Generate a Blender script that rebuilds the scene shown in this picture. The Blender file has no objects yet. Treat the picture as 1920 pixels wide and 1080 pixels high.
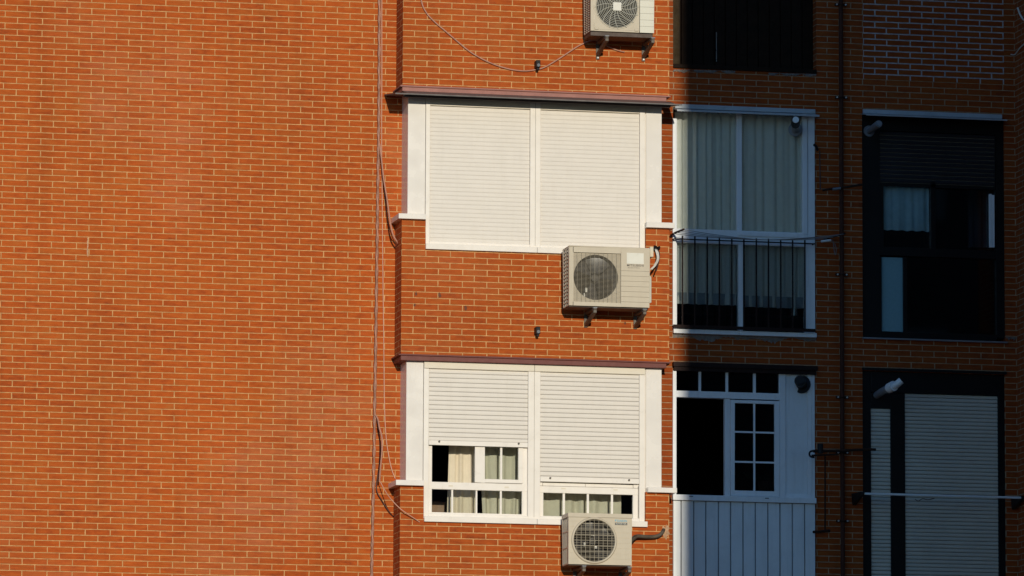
import bpy, bmesh, math, random
from mathutils import Vector, Matrix
random.seed(7)
SC = bpy.context.scene
COL = SC.collection

# ------------------------------------------------------------------ camera (surveyed from the brick courses)
YAW, PITCH, ROLL = math.radians(12.4355), math.radians(7.6716), math.radians(0.2105)
FPX, DIST, Z0 = 11700.8, 62.611, 10.0
W = 0.334                                   # depth of the main wall behind the front of the brick bay
_f = Vector((math.sin(YAW)*math.cos(PITCH), math.cos(YAW)*math.cos(PITCH), math.sin(PITCH)))
_r = Vector((math.cos(YAW), -math.sin(YAW), 0)); _u = _r.cross(_f)
CR = math.cos(ROLL)*_r + math.sin(ROLL)*_u
CU = -math.sin(ROLL)*_r + math.cos(ROLL)*_u
CPOS = Vector((0, 0, Z0)) - _f*DIST
def at(px, py, Y):
    """point of the plane y = Y measured on the survey photograph"""
    d = CR*(px-960) - CU*(py-540) + _f*FPX
    t = (Y-CPOS.y)/d.y
    return CPOS + d*t
def X(px, py, Y): return at(px, py, Y).x
def Z(px, py, Y): return at(px, py, Y).z

cam = bpy.data.cameras.new('camera'); camo = bpy.data.objects.new('camera', cam); COL.objects.link(camo)
cam.sensor_width = 36; cam.lens = FPX*36/1920; cam.clip_start = 1; cam.clip_end = 2000
M = Matrix((CR, CU, -_f)).transposed().to_4x4(); M.translation = CPOS
camo.matrix_world = M
SC.camera = camo

# ------------------------------------------------------------------ light
SUN_AZ, SUN_EL = math.radians(185.5), math.radians(10.3)
w = bpy.data.worlds.new('World'); SC.world = w; w.use_nodes = True
nt = w.node_tree; bg = nt.nodes['Background']
sky = nt.nodes.new('ShaderNodeTexSky'); sky.sky_type = 'NISHITA'; sky.sun_disc = False
sky.sun_elevation = SUN_EL; sky.sun_rotation = SUN_AZ
sky.air_density = 1.0; sky.dust_density = 0.0; sky.ozone_density = 5.0
nt.links.new(sky.outputs[0], bg.inputs[0]); bg.inputs[1].default_value = 0.15
sl = bpy.data.lights.new('sun', 'SUN'); sl.energy = 3.05; sl.angle = math.radians(0.5); sl.color = (1.0, 0.925, 0.765)
so = bpy.data.objects.new('sun', sl); COL.objects.link(so)
tosun = Vector((math.sin(SUN_AZ)*math.cos(SUN_EL), math.cos(SUN_AZ)*math.cos(SUN_EL), math.sin(SUN_EL)))
so.rotation_euler = tosun.to_track_quat('Z', 'Y').to_euler(); so.location = (0, 0, 60)
SC.view_settings.view_transform = 'Standard'; SC.view_settings.look = 'None'
SC.view_settings.exposure = 0; SC.view_settings.gamma = 1

# ------------------------------------------------------------------ node helpers
class NT:
    def __init__(s, name):
        s.m = bpy.data.materials.new(name); s.m.use_nodes = True
        s.t = s.m.node_tree; s.n = s.t.nodes; s.b = s.n['Principled BSDF']; s.out = s.n['Material Output']
    def new(s, k, **kw):
        o = s.n.new(k)
        for a, v in kw.items(): setattr(o, a, v)
        return o
    def put(s, sock, v):
        if isinstance(v, bpy.types.NodeSocket): s.t.links.new(v, sock)
        elif v is not None: sock.default_value = v
    def math(s, op, a, b=None, c=None, clamp=False):
        o = s.new('ShaderNodeMath', operation=op); o.use_clamp = clamp
        s.put(o.inputs[0], a); s.put(o.inputs[1], b)
        if c is not None: s.put(o.inputs[2], c)
        return o.outputs[0]
    def mix(s, f, a, b, typ='MIX'):
        o = s.new('ShaderNodeMix', data_type='RGBA', blend_type=typ)
        s.put(o.inputs[0], f); s.put(o.inputs[6], a); s.put(o.inputs[7], b)
        return o.outputs[2]
    def noise(s, vec, scale, detail=2.0, rough=0.5):
        o = s.new('ShaderNodeTexNoise'); s.put(o.inputs['Vector'], vec)
        o.inputs['Scale'].default_value = scale; o.inputs['Detail'].default_value = detail
        o.inputs['Roughness'].default_value = rough
        return o.outputs['Fac']
    def ramp(s, f, stops, interp='LINEAR'):
        o = s.new('ShaderNodeValToRGB'); o.color_ramp.interpolation = interp
        e = o.color_ramp.elements
        while len(e) > 1: e.remove(e[-1])
        e[0].position = stops[0][0]; e[0].color = (*stops[0][1], 1)
        for p, c in stops[1:]:
            k = e.new(p); k.color = (*c, 1)
        s.put(o.inputs[0], f)
        return o.outputs[0]
    def maprange(s, v, a, b, c=0.0, d=1.0, smooth=False):
        o = s.new('ShaderNodeMapRange'); o.interpolation_type = 'SMOOTHSTEP' if smooth else 'LINEAR'
        s.put(o.inputs[0], v)
        for i, x in enumerate((a, b, c, d)): o.inputs[1+i].default_value = x
        return o.outputs[0]
    def pos(s): return s.new('ShaderNodeNewGeometry').outputs['Position']
    def xyz(s, v):
        o = s.new('ShaderNodeSeparateXYZ'); s.put(o.inputs[0], v); return o.outputs
    def vec(s, x, y, z):
        o = s.new('ShaderNodeCombineXYZ')
        for i, v in enumerate((x, y, z)): s.put(o.inputs[i], v)
        return o.outputs[0]

HC = 0.06076                                # height of one brick course
def brick(name, along, X0, Zr, L=0.25, H=HC, mort=0.0094, mcol=(0.65, 0.350, 0.140), dark=0.0, seed=0.0, bloom=0.5):
    k = NT(name)
    p = k.pos(); x, y, z = k.xyz(p)
    a = x if along == 'x' else y
    wob = k.math('MULTIPLY', k.math('SUBTRACT', k.noise(p, 34, 2), 0.5), 0.0045)
    wob2 = k.math('MULTIPLY', k.math('SUBTRACT', k.noise(p, 21, 2), 0.5), 0.0045)
    u0 = k.math('ADD', k.math('SUBTRACT', a, X0), wob)
    v0 = k.math('ADD', k.math('SUBTRACT', z, Zr), wob2)
    vr = k.math('DIVIDE', v0, H); row = k.math('FLOOR', vr)
    off = k.math('MULTIPLY', k.math('FLOORED_MODULO', row, 2.0), 0.5)
    wn = k.new('ShaderNodeTexWhiteNoise', noise_dimensions='1D'); k.put(wn.inputs['W'], k.math('ADD', row, seed))
    jit = k.math('MULTIPLY', k.math('SUBTRACT', wn.outputs[0], 0.5), 0.035)
    uu = k.math('ADD', k.math('ADD', k.math('DIVIDE', u0, L), off), jit)
    col = k.math('FLOOR', uu)
    fu, fv = k.math('FRACT', uu), k.math('FRACT', vr)
    du = k.math('MULTIPLY', k.math('MINIMUM', fu, k.math('SUBTRACT', 1.0, fu)), L)
    dv = k.math('MULTIPLY', k.math('MINIMUM', fv, k.math('SUBTRACT', 1.0, fv)), H)
    wid = k.new('ShaderNodeTexWhiteNoise', noise_dimensions='3D'); k.put(wid.inputs['Vector'], k.vec(col, row, seed+3.7))
    rnd = wid.outputs['Value']; rc = k.xyz(wid.outputs['Color'])
    mask = k.maprange(k.math('MINIMUM', k.math('ADD', du, k.math('MULTIPLY', k.math('SUBTRACT', rc[1], 0.5), 0.002)), k.math('ADD', dv, 0.0007)), mort/2-0.0015, mort/2+0.0015, 0, 1, True)
    drift = k.maprange(k.noise(k.vec(k.math('MULTIPLY', col, 0.16), k.math('MULTIPLY', row, 0.085), seed), 1.0, 3, 0.6), 0.25, 0.75)
    rare = k.math('GREATER_THAN', rnd, 0.965)
    patchy = k.noise(k.vec(k.math('MULTIPLY', a, 10.0), k.math('MULTIPLY', rnd, 9.0), k.math('MULTIPLY', z, 24.0)), 1.0, 3, 0.6)
    idx = k.math('ADD', k.math('MULTIPLY', drift, 0.30), k.math('ADD', k.math('MULTIPLY', rnd, 0.34), k.maprange(patchy, 0.25, 0.75, -0.16, 0.52)), clamp=True)
    idx = k.math('SUBTRACT', idx, k.math('MULTIPLY', rare, 0.34), clamp=True)
    bc = k.ramp(idx, [(0.0, (0.285, 0.054, 0.0100)), (0.15, (0.380, 0.068, 0.0095)), (0.40, (0.444, 0.083, 0.0103)),
                      (0.60, (0.450, 0.093, 0.0122)), (0.80, (0.451, 0.105, 0.0160)), (1.0, (0.435, 0.121, 0.0230))])
    # patches of pale bloom, most of it on some bricks only
    blm = k.maprange(k.noise(p, 0.55, 3, 0.55), 0.50, 0.66)
    blm = k.math('MULTIPLY', blm, k.maprange(rc[0], 0.25, 1.0, 0.2, 1.0))
    bc = k.mix(k.math('MULTIPLY', blm, bloom, clamp=True), bc, (0.49, 0.150, 0.062, 1))
    # inside-brick streaks and speckle
    st = k.noise(k.vec(k.math('MULTIPLY', a, 7.0), y if along == 'x' else x, k.math('MULTIPLY', z, 60.0)), 1.0, 4, 0.65)
    sp = k.noise(p, 150, 3, 0.7)
    mul = k.math('MULTIPLY', k.maprange(st, 0.25, 0.75, 0.80, 1.16), k.maprange(sp, 0.25, 0.75, 0.88, 1.12))
    big = k.maprange(k.noise(k.vec(k.math('MULTIPLY', x, 0.9), y, k.math('MULTIPLY', z, 0.45)), 1.0, 4, 0.6), 0.25, 0.75, 0.86, 1.10)
    drip = k.maprange(k.noise(k.vec(k.math('MULTIPLY', x, 5.0), k.math('MULTIPLY', y, 5.0), k.math('MULTIPLY', z, 0.35)), 1.0, 4, 0.65), 0.52, 0.78, 1.0, 0.84)
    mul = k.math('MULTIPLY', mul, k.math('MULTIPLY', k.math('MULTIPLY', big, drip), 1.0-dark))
    bc = k.mix(1.0, bc, k.vec(mul, mul, mul), 'MULTIPLY')
    # smudges: soot spots on a few bricks
    smn = k.maprange(k.noise(p, 3.1, 4, 0.7), 0.66, 0.78)
    bc = k.mix(k.math('MULTIPLY', smn, k.math('MULTIPLY', rc[2], 0.55)), bc, (0.16, 0.05, 0.022, 1))
    mn = k.maprange(k.noise(p, 18, 4, 0.6), 0.3, 0.7, 0.66, 1.16)
    mc = k.mix(1.0, (*mcol, 1), k.vec(mn, mn, mn), 'MULTIPLY')
    c = k.mix(mask, mc, bc)
    k.put(k.b.inputs['Base Color'], c); k.b.inputs['Roughness'].default_value = 0.88
    k.b.inputs['Specular IOR Level'].default_value = 0.25
    h = k.math('ADD', k.math('MULTIPLY', mask, 0.8), k.math('MULTIPLY', k.noise(p, 90, 3, 0.6), 0.5))
    h = k.math('ADD', h, k.math('MULTIPLY', rc[1], 0.25))
    bp = k.new('ShaderNodeBump'); bp.inputs['Strength'].default_value = 0.7; bp.inputs['Distance'].default_value = 0.0055
    k.put(bp.inputs['Height'], h); k.put(k.b.inputs['Normal'], bp.outputs[0])
    return k.m

def paint(name, col, rough=0.4, metal=0.0, var=0.05, scale=6.0, dirt=0.0, dirtcol=(0.25, 0.2, 0.14), bump=0.0, spec=0.5, streak=0.0):
    k = NT(name); p = k.pos(); x, y, z = k.xyz(p)
    n = k.maprange(k.noise(p, scale, 4, 0.6), 0.25, 0.75, 1-var, 1+var)
    c = k.mix(1.0, (*col, 1), k.vec(n, n, n), 'MULTIPLY')
    if dirt:
        d = k.maprange(k.noise(p, scale*1.7, 5, 0.7), 0.50, 0.80, 0, dirt)
        if streak:
            s2 = k.maprange(k.noise(k.vec(k.math('MULTIPLY', x, 26.0), k.math('MULTIPLY', y, 26.0), k.math('MULTIPLY', z, 1.3)), 1.0, 3), 0.5, 0.8, 0, streak)
            d = k.math('MAXIMUM', d, s2)
        c = k.mix(d, c, (*dirtcol, 1))
    k.put(k.b.inputs['Base Color'], c)
    k.put(k.b.inputs['Roughness'], k.maprange(k.noise(p, scale*3, 3), 0.3, 0.7, max(rough-0.08, 0.02), rough+0.08))
    k.b.inputs['Metallic'].default_value = metal; k.b.inputs['Specular IOR Level'].default_value = spec
    if bump:
        bp = k.new('ShaderNodeBump'); bp.inputs['Strength'].default_value = 0.6; bp.inputs['Distance'].default_value = bump
        k.put(bp.inputs['Height'], k.noise(p, 40, 4, 0.6)); k.put(k.b.inputs['Normal'], bp.outputs[0])
    return k.m

def glass_mat(name, tint=(0.86, 0.9, 0.9), refl=0.08):
    k = NT(name)
    tr = k.new('ShaderNodeBsdfTransparent'); tr.inputs[0].default_value = (*tint, 1)
    gl = k.new('ShaderNodeBsdfGlossy'); gl.inputs[0].default_value = (1, 1, 1, 1); gl.inputs['Roughness'].default_value = 0.03
    lw = k.new('ShaderNodeFresnel'); lw.inputs[0].default_value = 1.45
    f = k.math('ADD', lw.outputs[0], refl-0.04, clamp=True)
    mx = k.new('ShaderNodeMixShader'); k.put(mx.inputs[0], f); k.t.links.new(tr.outputs[0], mx.inputs[1]); k.t.links.new(gl.outputs[0], mx.inputs[2])
    k.t.links.new(mx.outputs[0], k.out.inputs[0])
    return k.m

# brick bond laid out from surveyed joints
MW = {}
pl = at(9.4, 3.4, W);   zl = Z(120, 13.7, W)
MW['left'] = brick('brick_main', 'x', pl.x, zl, seed=1.0, bloom=0.62)
pb = at(797.4, 654, 0); zb = Z(797.4, 648.4, 0); zb2 = Z(799.6, 147.2, 0)
nb = round((zb2-zb)/HC); HB = (zb2-zb)/nb
MW['bay'] = brick('brick_bay', 'x', pb.x, zb-HB, H=HB, seed=5.0, dark=0.08, bloom=0.30)
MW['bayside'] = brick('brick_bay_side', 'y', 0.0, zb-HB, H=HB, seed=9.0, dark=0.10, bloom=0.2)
pr = at(1284.8, 151, W); zr = Z(1284.8, 156.5, W)
MW['right'] = brick('brick_recess', 'x', pr.x, zr, seed=13.0, dark=0.34, bloom=0.1, mcol=(0.40, 0.26, 0.15))  # darkened brick: shade of the recess put into its already darker colour
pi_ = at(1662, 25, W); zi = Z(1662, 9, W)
MW['infill'] = brick('brick_infill', 'x', pi_.x+0.0, zi-HC, seed=17.0, dark=0.34, bloom=0.1, mort=0.0135, mcol=(0.46, 0.42, 0.40))  # infill brick colour darkened for the recess shade as well
MW['wing'] = brick('brick_wing', 'y', 0.1, zr, seed=21.0, dark=0.36, bloom=0.1, mcol=(0.36, 0.25, 0.16))  # wing brick colour darkened to deepen the shade there

MT = dict(
    white=paint('white_aluminium', (0.79, 0.725, 0.645), 0.33, var=0.02, dirt=0.10, dirtcol=(0.62, 0.52, 0.38), scale=3, streak=0.10),
    panelwhite=paint('white_panel', (0.77, 0.715, 0.65), 0.25, var=0.012, scale=2, dirt=0.012, dirtcol=(0.66, 0.58, 0.45), streak=0.10),
    shutter=paint('cream_shutter', (0.695, 0.632, 0.555), 0.42, var=0.03, scale=5, dirt=0.14, dirtcol=(0.50, 0.43, 0.32), streak=0.12),
    header=paint('beige_header', (0.70, 0.62, 0.49), 0.45, var=0.03, scale=3, dirt=0.12, dirtcol=(0.5, 0.4, 0.28)),
    gap=paint('slat_gap', (0.20, 0.175, 0.14), 0.7, var=0.1),
    softgap=paint('shut_slat_joint', (0.60, 0.54, 0.47), 0.7, var=0.1),
    mauve=paint('brown_enamel', (0.165, 0.052, 0.043), 0.5, var=0.10, scale=7, dirt=0.25, dirtcol=(0.26, 0.12, 0.09), spec=0.2),
    pinkmauve=paint('faded_enamel', (0.33, 0.145, 0.118), 0.5, var=0.12, scale=7, dirt=0.35, dirtcol=(0.20, 0.085, 0.07), spec=0.2),
    zinc=paint('weathered_zinc', (0.105, 0.085, 0.078), 0.55, var=0.15, scale=5, dirt=0.4, dirtcol=(0.20, 0.16, 0.14), metal=0.0),
    shadewhite=paint('old_white_frame', (0.80, 0.81, 0.82), 0.38, var=0.04, scale=4, dirt=0.2, dirtcol=(0.42, 0.40, 0.36), streak=0.2),
    shadepanel=paint('old_white_cladding', (0.76, 0.78, 0.79), 0.42, var=0.05, scale=3, dirt=0.22, dirtcol=(0.40, 0.39, 0.36), streak=0.25),
    capgrey=paint('grey_awning_metal', (0.42, 0.45, 0.48), 0.35, var=0.1, scale=5, dirt=0.3, dirtcol=(0.25, 0.24, 0.22)),
    blackframe=paint('dark_bronze_frame', (0.008, 0.007, 0.007), 0.5, var=0.2, scale=5, spec=0.2),
    darkslat=paint('dark_shutter', (0.018, 0.016, 0.019), 0.5, var=0.15, scale=5, spec=0.3),
    greyslat=paint('grey_shutter', (0.60, 0.56, 0.47), 0.45, var=0.06, scale=4, dirt=0.2, dirtcol=(0.25, 0.24, 0.22)),
    wood=paint('dark_stained_boards', (0.016, 0.008, 0.004), 0.75, var=0.35, scale=9, spec=0.12),
    jambwood=paint('oiled_wood', (0.040, 0.023, 0.007), 0.7, var=0.3, scale=9, spec=0.2),
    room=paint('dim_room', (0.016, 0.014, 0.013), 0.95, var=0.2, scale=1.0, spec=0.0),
    glass=glass_mat('window_glass', (0.95, 0.965, 0.96), 0.05),
    netglass=glass_mat('screened_glass', (0.80, 0.83, 0.84), 0.05),
    darkglass=glass_mat('dark_window_glass', (0.5, 0.52, 0.55), 0.05),
    mesh=paint('insect_net', (0.32, 0.36, 0.38), 0.9, var=0.15, scale=30),
    curtain=paint('linen_curtain', (0.55, 0.52, 0.40), 0.9, var=0.06, scale=12, spec=0.1, bump=0.002),
    curtainwarm=paint('cream_curtain', (0.70, 0.61, 0.46), 0.9, var=0.05, scale=12, spec=0.1, bump=0.002),
    voile=paint('pale_voile', (0.90, 0.88, 0.80), 0.95, var=0.05, scale=14, spec=0.05, bump=0.002),
    voileblue=paint('blue_voile', (0.40, 0.60, 0.70), 0.95, var=0.1, scale=16, spec=0.05, bump=0.002),
    hem=paint('curtain_hem', (0.42, 0.45, 0.47), 0.95, var=0.1, scale=14, spec=0.05),
    frosted=paint('frosted_pane', (0.20, 0.36, 0.40), 0.35, var=0.06, scale=30),
    acbeige=paint('beige_ac_enamel', (0.52, 0.445, 0.33), 0.45, var=0.04, scale=5, dirt=0.22, dirtcol=(0.36, 0.29, 0.2), streak=0.15),
    acpale=paint('pale_ac_enamel', (0.66, 0.63, 0.52), 0.42, var=0.03, scale=5, dirt=0.12, dirtcol=(0.42, 0.36, 0.26), streak=0.1),
    acwire=paint('grille_wire', (0.31, 0.26, 0.18), 0.5, var=0.05),
    acdark=paint('fan_chamber', (0.020, 0.017, 0.016), 0.7, var=0.3, scale=10),
    acbase=paint('ac_underside', (0.075, 0.048, 0.035), 0.6, var=0.3, scale=8),
    fan=paint('grey_fan_plastic', (0.030, 0.024, 0.016), 0.35, var=0.15),
    coil=paint('condenser_fins', (0.05, 0.045, 0.05), 0.5, var=0.3, scale=40),
    bracket=paint('weathered_bracket', (0.10, 0.078, 0.055), 0.5, var=0.3, scale=16, dirt=0.7, dirtcol=(0.03, 0.02, 0.016)),
    bolt=paint('zinc_bolt', (0.75, 0.72, 0.68), 0.3, var=0.1, metal=0.3),
    sticker=paint('pale_plate', (0.70, 0.67, 0.58), 0.35, var=0.02),
    inkgrey=paint('grey_lettering', (0.10, 0.085, 0.075), 0.5, var=0.05),
    inkblue=paint('blue_lettering', (0.10, 0.36, 0.50), 0.5, var=0.05),
    inkpale=paint('pale_lettering', (0.70, 0.68, 0.58), 0.5, var=0.05),
    inkblack=paint('black_strip', (0.03, 0.028, 0.026), 0.5, var=0.05),
    insul=paint('pipe_insulation', (0.085, 0.065, 0.045), 0.8, var=0.35, scale=14, dirt=0.5, dirtcol=(0.18, 0.13, 0.08), bump=0.003),
    riser=paint('taped_cable', (0.33, 0.155, 0.10), 0.6, var=0.2, scale=30, dirt=0.4, dirtcol=(0.40, 0.27, 0.22)),
    palecable=paint('pale_cable', (0.62, 0.34, 0.23), 0.6, var=0.1, scale=10),
    pinkcable=paint('faded_cable', (0.46, 0.22, 0.145), 0.6, var=0.15, scale=12),
    darkcable=paint('dark_cable', (0.075, 0.03, 0.022), 0.6, var=0.15),
    whitecable=paint('white_wire', (0.7, 0.66, 0.58), 0.5, var=0.1),
    blackplastic=paint('black_plastic', (0.010, 0.008, 0.008), 0.55, var=0.2, spec=0.25),
    rust=paint('rusty_iron', (0.035, 0.016, 0.010), 0.8, spec=0.15, var=0.4, scale=24, bump=0.002),
    barpaint=paint('dark_railing_paint', (0.020, 0.009, 0.007), 0.6, var=0.3, scale=16, spec=0.15),
    drain=paint('brown_downpipe', (0.060, 0.022, 0.014), 0.65, var=0.2, scale=9, spec=0.12),
    plaster=paint('smeared_mortar', (0.20, 0.17, 0.15), 0.95, var=0.35, scale=26, bump=0.01),
    patch=paint('filler_patch', (0.50, 0.30, 0.17), 0.95, var=0.4, scale=40, bump=0.008),
    chip=paint('chipped_brick', (0.15, 0.05, 0.025), 0.95, var=0.3, scale=60),
    whiteplastic=paint('white_plastic', (0.72, 0.74, 0.74), 0.35, var=0.05),
    greyplastic=paint('grey_plastic', (0.20, 0.21, 0.23), 0.4, var=0.15),
    line=paint('plastic_line', (0.18, 0.17, 0.17), 0.6, var=0.2),
    stand=paint('cabinet_wood', (0.24, 0.13, 0.06), 0.5, var=0.15, scale=6),
    tin=paint('tin_can', (0.55, 0.55, 0.52), 0.3, metal=0.8, var=0.1),
    leaf=paint('house_plant', (0.03, 0.06, 0.02), 0.6, var=0.3, scale=20),
    asphalt=paint('asphalt', (0.05, 0.05, 0.05), 0.9, var=0.25, scale=3, bump=0.01),
    render=paint('grey_render', (0.055, 0.054, 0.055), 0.9, var=0.1, scale=0.6),
    winglass=paint('far_glass', (0.03, 0.035, 0.04), 0.12, var=0.1),
)

# ------------------------------------------------------------------ mesh builder
class MB:
    def __init__(s): s.v = []; s.f = []; s.mi = []; s.sm = []; s.cur = 0
    def add(s, vs, fs, smooth=False):
        b = len(s.v); s.v += [Vector(q) for q in vs]
        for f in fs: s.f.append([b+i for i in f]); s.mi.append(s.cur); s.sm.append(smooth)
        return s
    def box(s, x0, x1, y0, y1, z0, z1):
        if x0 > x1: x0, x1 = x1, x0
        if y0 > y1: y0, y1 = y1, y0
        if z0 > z1: z0, z1 = z1, z0
        return s.add([(x0,y0,z0),(x1,y0,z0),(x1,y1,z0),(x0,y1,z0),(x0,y0,z1),(x1,y0,z1),(x1,y1,z1),(x0,y1,z1)],
                     [(0,1,5,4),(1,2,6,5),(2,3,7,6),(3,0,4,7),(4,5,6,7),(3,2,1,0)])
    def hexa(s, p): # 8 points: bottom 4, top 4
        return s.add(p, [(0,1,5,4),(1,2,6,5),(2,3,7,6),(3,0,4,7),(4,5,6,7),(3,2,1,0)])
    def tube(s, pts, r, n=8, caps=True, r1=None):
        pts = [Vector(p) for p in pts]; rings = []
        up = None
        for i, p in enumerate(pts):
            t = (pts[min(i+1, len(pts)-1)]-pts[max(i-1, 0)]).normalized()
            if up is None:
                up = Vector((0,0,1)) if abs(t.z) < 0.9 else Vector((1,0,0))
            a = (up - t*up.dot(t)).normalized(); b = t.cross(a); up = a
            rr = r if r1 is None else r+(r1-r)*i/(len(pts)-1)
            rings.append([p+(a*math.cos(2*math.pi*j/n)+b*math.sin(2*math.pi*j/n))*rr for j in range(n)])
        vs = [q for R in rings for q in R]; fs = []
        for i in range(len(pts)-1):
            for j in range(n): fs.append((i*n+j, (i+1)*n+j, (i+1)*n+(j+1)%n, i*n+(j+1)%n))
        s.add(vs, fs, True)
        if caps:
            s.add(rings[0], [tuple(range(n))]); s.add(rings[-1], [tuple(range(n))[::-1]])
        return s
    def cyl(s, p, q, r, n=20, r1=None): return s.tube([p, q], r, n, True, r1)
    def disc_ring(s, cx, cz, y, r0, r1, n=48):
        vs = []
        for j in range(n):
            a = 2*math.pi*j/n; vs += [(cx+r0*math.cos(a), y, cz+r0*math.sin(a)), (cx+r1*math.cos(a), y, cz+r1*math.sin(a))]
        return s.add(vs, [(2*j, 2*j+1, (2*j+3)%(2*n), (2*j+2)%(2*n)) for j in range(n)])
    def plate_hole(s, x0, x1, z0, z1, y, cx, cz, r, n=64, depth=0.0):
        angs = [2*math.pi*j/n for j in range(n)] + [math.atan2(zz-cz, xx-cx) % (2*math.pi) for xx in (x0, x1) for zz in (z0, z1)]
        angs = sorted(set(angs)); vs = []; m = len(angs)
        for a in angs:
            c, d = math.cos(a), math.sin(a)
            tx = ((x1-cx)/c if c > 1e-9 else (x0-cx)/c if c < -1e-9 else 1e9)
            tz = ((z1-cz)/d if d > 1e-9 else (z0-cz)/d if d < -1e-9 else 1e9)
            t = min(tx, tz)
            vs += [(cx+t*c, y, cz+t*d), (cx+r*c, y, cz+r*d)]
            if depth: vs[-1:] = [vs[-1]]
        s.add(vs, [(2*j, (2*j+2)%(2*m), (2*j+3)%(2*m), 2*j+1) for j in range(m)])
        if depth:
            vv = []
            for a in angs:
                c, d = math.cos(a), math.sin(a); vv += [(cx+r*c, y, cz+r*d), (cx+r*c, y+depth, cz+r*d)]
            s.add(vv, [(2*j, (2*j+2)%(2*m), (2*j+3)%(2*m), 2*j+1) for j in range(m)], True)
        return s
    def build(s, name, mats, parent=None, loc=None, bevel=0.0, seg=2):
        """link the collected geometry (world coordinates) as ONE mesh object"""
        org = Vector(parent['org']) if parent is not None else Vector(loc if loc is not None else _centre(s.v))
        me = bpy.data.meshes.new(name)
        me.from_pydata([tuple(q-org) for q in s.v], [], s.f)
        if not isinstance(mats, (list, tuple)): mats = [mats]
        for m in mats: me.materials.append(m)
        for p_, i, sm in zip(me.polygons, s.mi, s.sm): p_.material_index = i; p_.use_smooth = sm
        bm = bmesh.new(); bm.from_mesh(me)
        if bevel: bmesh.ops.remove_doubles(bm, verts=bm.verts, dist=1e-5)
        bmesh.ops.recalc_face_normals(bm, faces=bm.faces); bm.to_mesh(me); bm.free()
        o = bpy.data.objects.new(name, me); COL.objects.link(o)
        o['org'] = list(org)
        if parent is not None: o.parent = parent
        else: o.location = org
        if bevel:
            md = o.modifiers.new('bevel', 'BEVEL'); md.width = bevel; md.segments = seg; md.limit_method = 'ANGLE'; md.angle_limit = math.radians(40)
            md.harden_normals = False
        return o
def _centre(v):
    lo = [min(q[i] for q in v) for i in range(3)]; hi = [max(q[i] for q in v) for i in range(3)]
    return ((lo[0]+hi[0])/2, (lo[1]+hi[1])/2, lo[2])
def empty(name, loc):
    o = bpy.data.objects.new(name, None); COL.objects.link(o); o.location = loc; o['org'] = list(loc); o.empty_display_size = 0.1
    return o
def tag(o, label, cat, group=None):
    o['label'] = label; o['category'] = cat
    if group: o['group'] = group
    return o
def bx(name, mat, parent, x0, x1, y0, y1, z0, z1, bevel=0.0):
    return MB().box(x0, x1, y0, y1, z0, z1).build(name, mat, parent, bevel=bevel)
def bez(pts, n=8):
    """smooth curve through points (Catmull-Rom)"""
    P = [Vector(p) for p in pts]; P = [P[0]*2-P[1]]+P+[P[-1]*2-P[-2]]; out = []
    for i in range(1, len(P)-2):
        for j in range(n):
            t = j/n; a, b, c, d = P[i-1:i+3]
            out.append(0.5*((2*b)+(c-a)*t+(2*a-5*b+4*c-d)*t*t+(3*b-a-3*c+d)*t**3))
    out.append(P[-2]); return out
def holes_wall(mb, x0, x1, z0, z1, y0, y1, holes):
    """front sheet at y0 with rectangular holes and reveals back to y1"""
    xs = sorted({x0, x1, *[h[0] for h in holes], *[h[1] for h in holes]}); zs = sorted({z0, z1, *[h[2] for h in holes], *[h[3] for h in holes]})
    xs = [q for q in xs if x0 <= q <= x1]; zs = [q for q in zs if z0 <= q <= z1]
    inside = lambda a, b: any(h[0] < a < h[1] and h[2] < b < h[3] for h in holes)
    for i in range(len(xs)-1):
        for j in range(len(zs)-1):
            if not inside((xs[i]+xs[i+1])/2, (zs[j]+zs[j+1])/2):
                for yy in (y0, y1):
                    mb.add([(xs[i],yy,zs[j]),(xs[i+1],yy,zs[j]),(xs[i+1],yy,zs[j+1]),(xs[i],yy,zs[j+1])], [(0,1,2,3)])
    for h in [(x0, x1, z0, z1)]+list(holes):
        a, b, c, d = h; c = max(c, z0); d = min(d, z1)
        mb.add([(a,y0,c),(b,y0,c),(b,y1,c),(a,y1,c),(a,y0,d),(b,y0,d),(b,y1,d),(a,y1,d)], [(0,1,2,3),(4,5,6,7),(0,3,7,4),(1,2,6,5)])
def text(name, s, mat, parent, x, y, z, w_, h_, depth=0.001, bold=0.0):
    cu = bpy.data.curves.new(name, 'FONT'); cu.body = s; cu.size = 1.0; cu.extrude = 0; cu.offset = bold
    t = bpy.data.objects.new(name, cu); COL.objects.link(t)
    dg = bpy.context.evaluated_depsgraph_get(); me = bpy.data.meshes.new_from_object(t.evaluated_get(dg))
    bpy.data.objects.remove(t); bpy.data.curves.remove(cu)
    vs = [q.co for q in me.vertices]; ax = min(q.x for q in vs); bx_ = max(q.x for q in vs); az = min(q.y for q in vs); bz = max(q.y for q in vs)
    org = Vector(parent['org'])
    for q in me.vertices:
        X_ = x+(q.co.x-ax)/(bx_-ax)*w_; Z_ = z+(q.co.y-az)/(bz-az)*h_
        q.co = Vector((X_, y, Z_))-org
    me.materials.clear(); me.materials.append(mat)
    o = bpy.data.objects.new(name, me); COL.objects.link(o); o.parent = parent; o['org'] = list(org)
    return o
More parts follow.
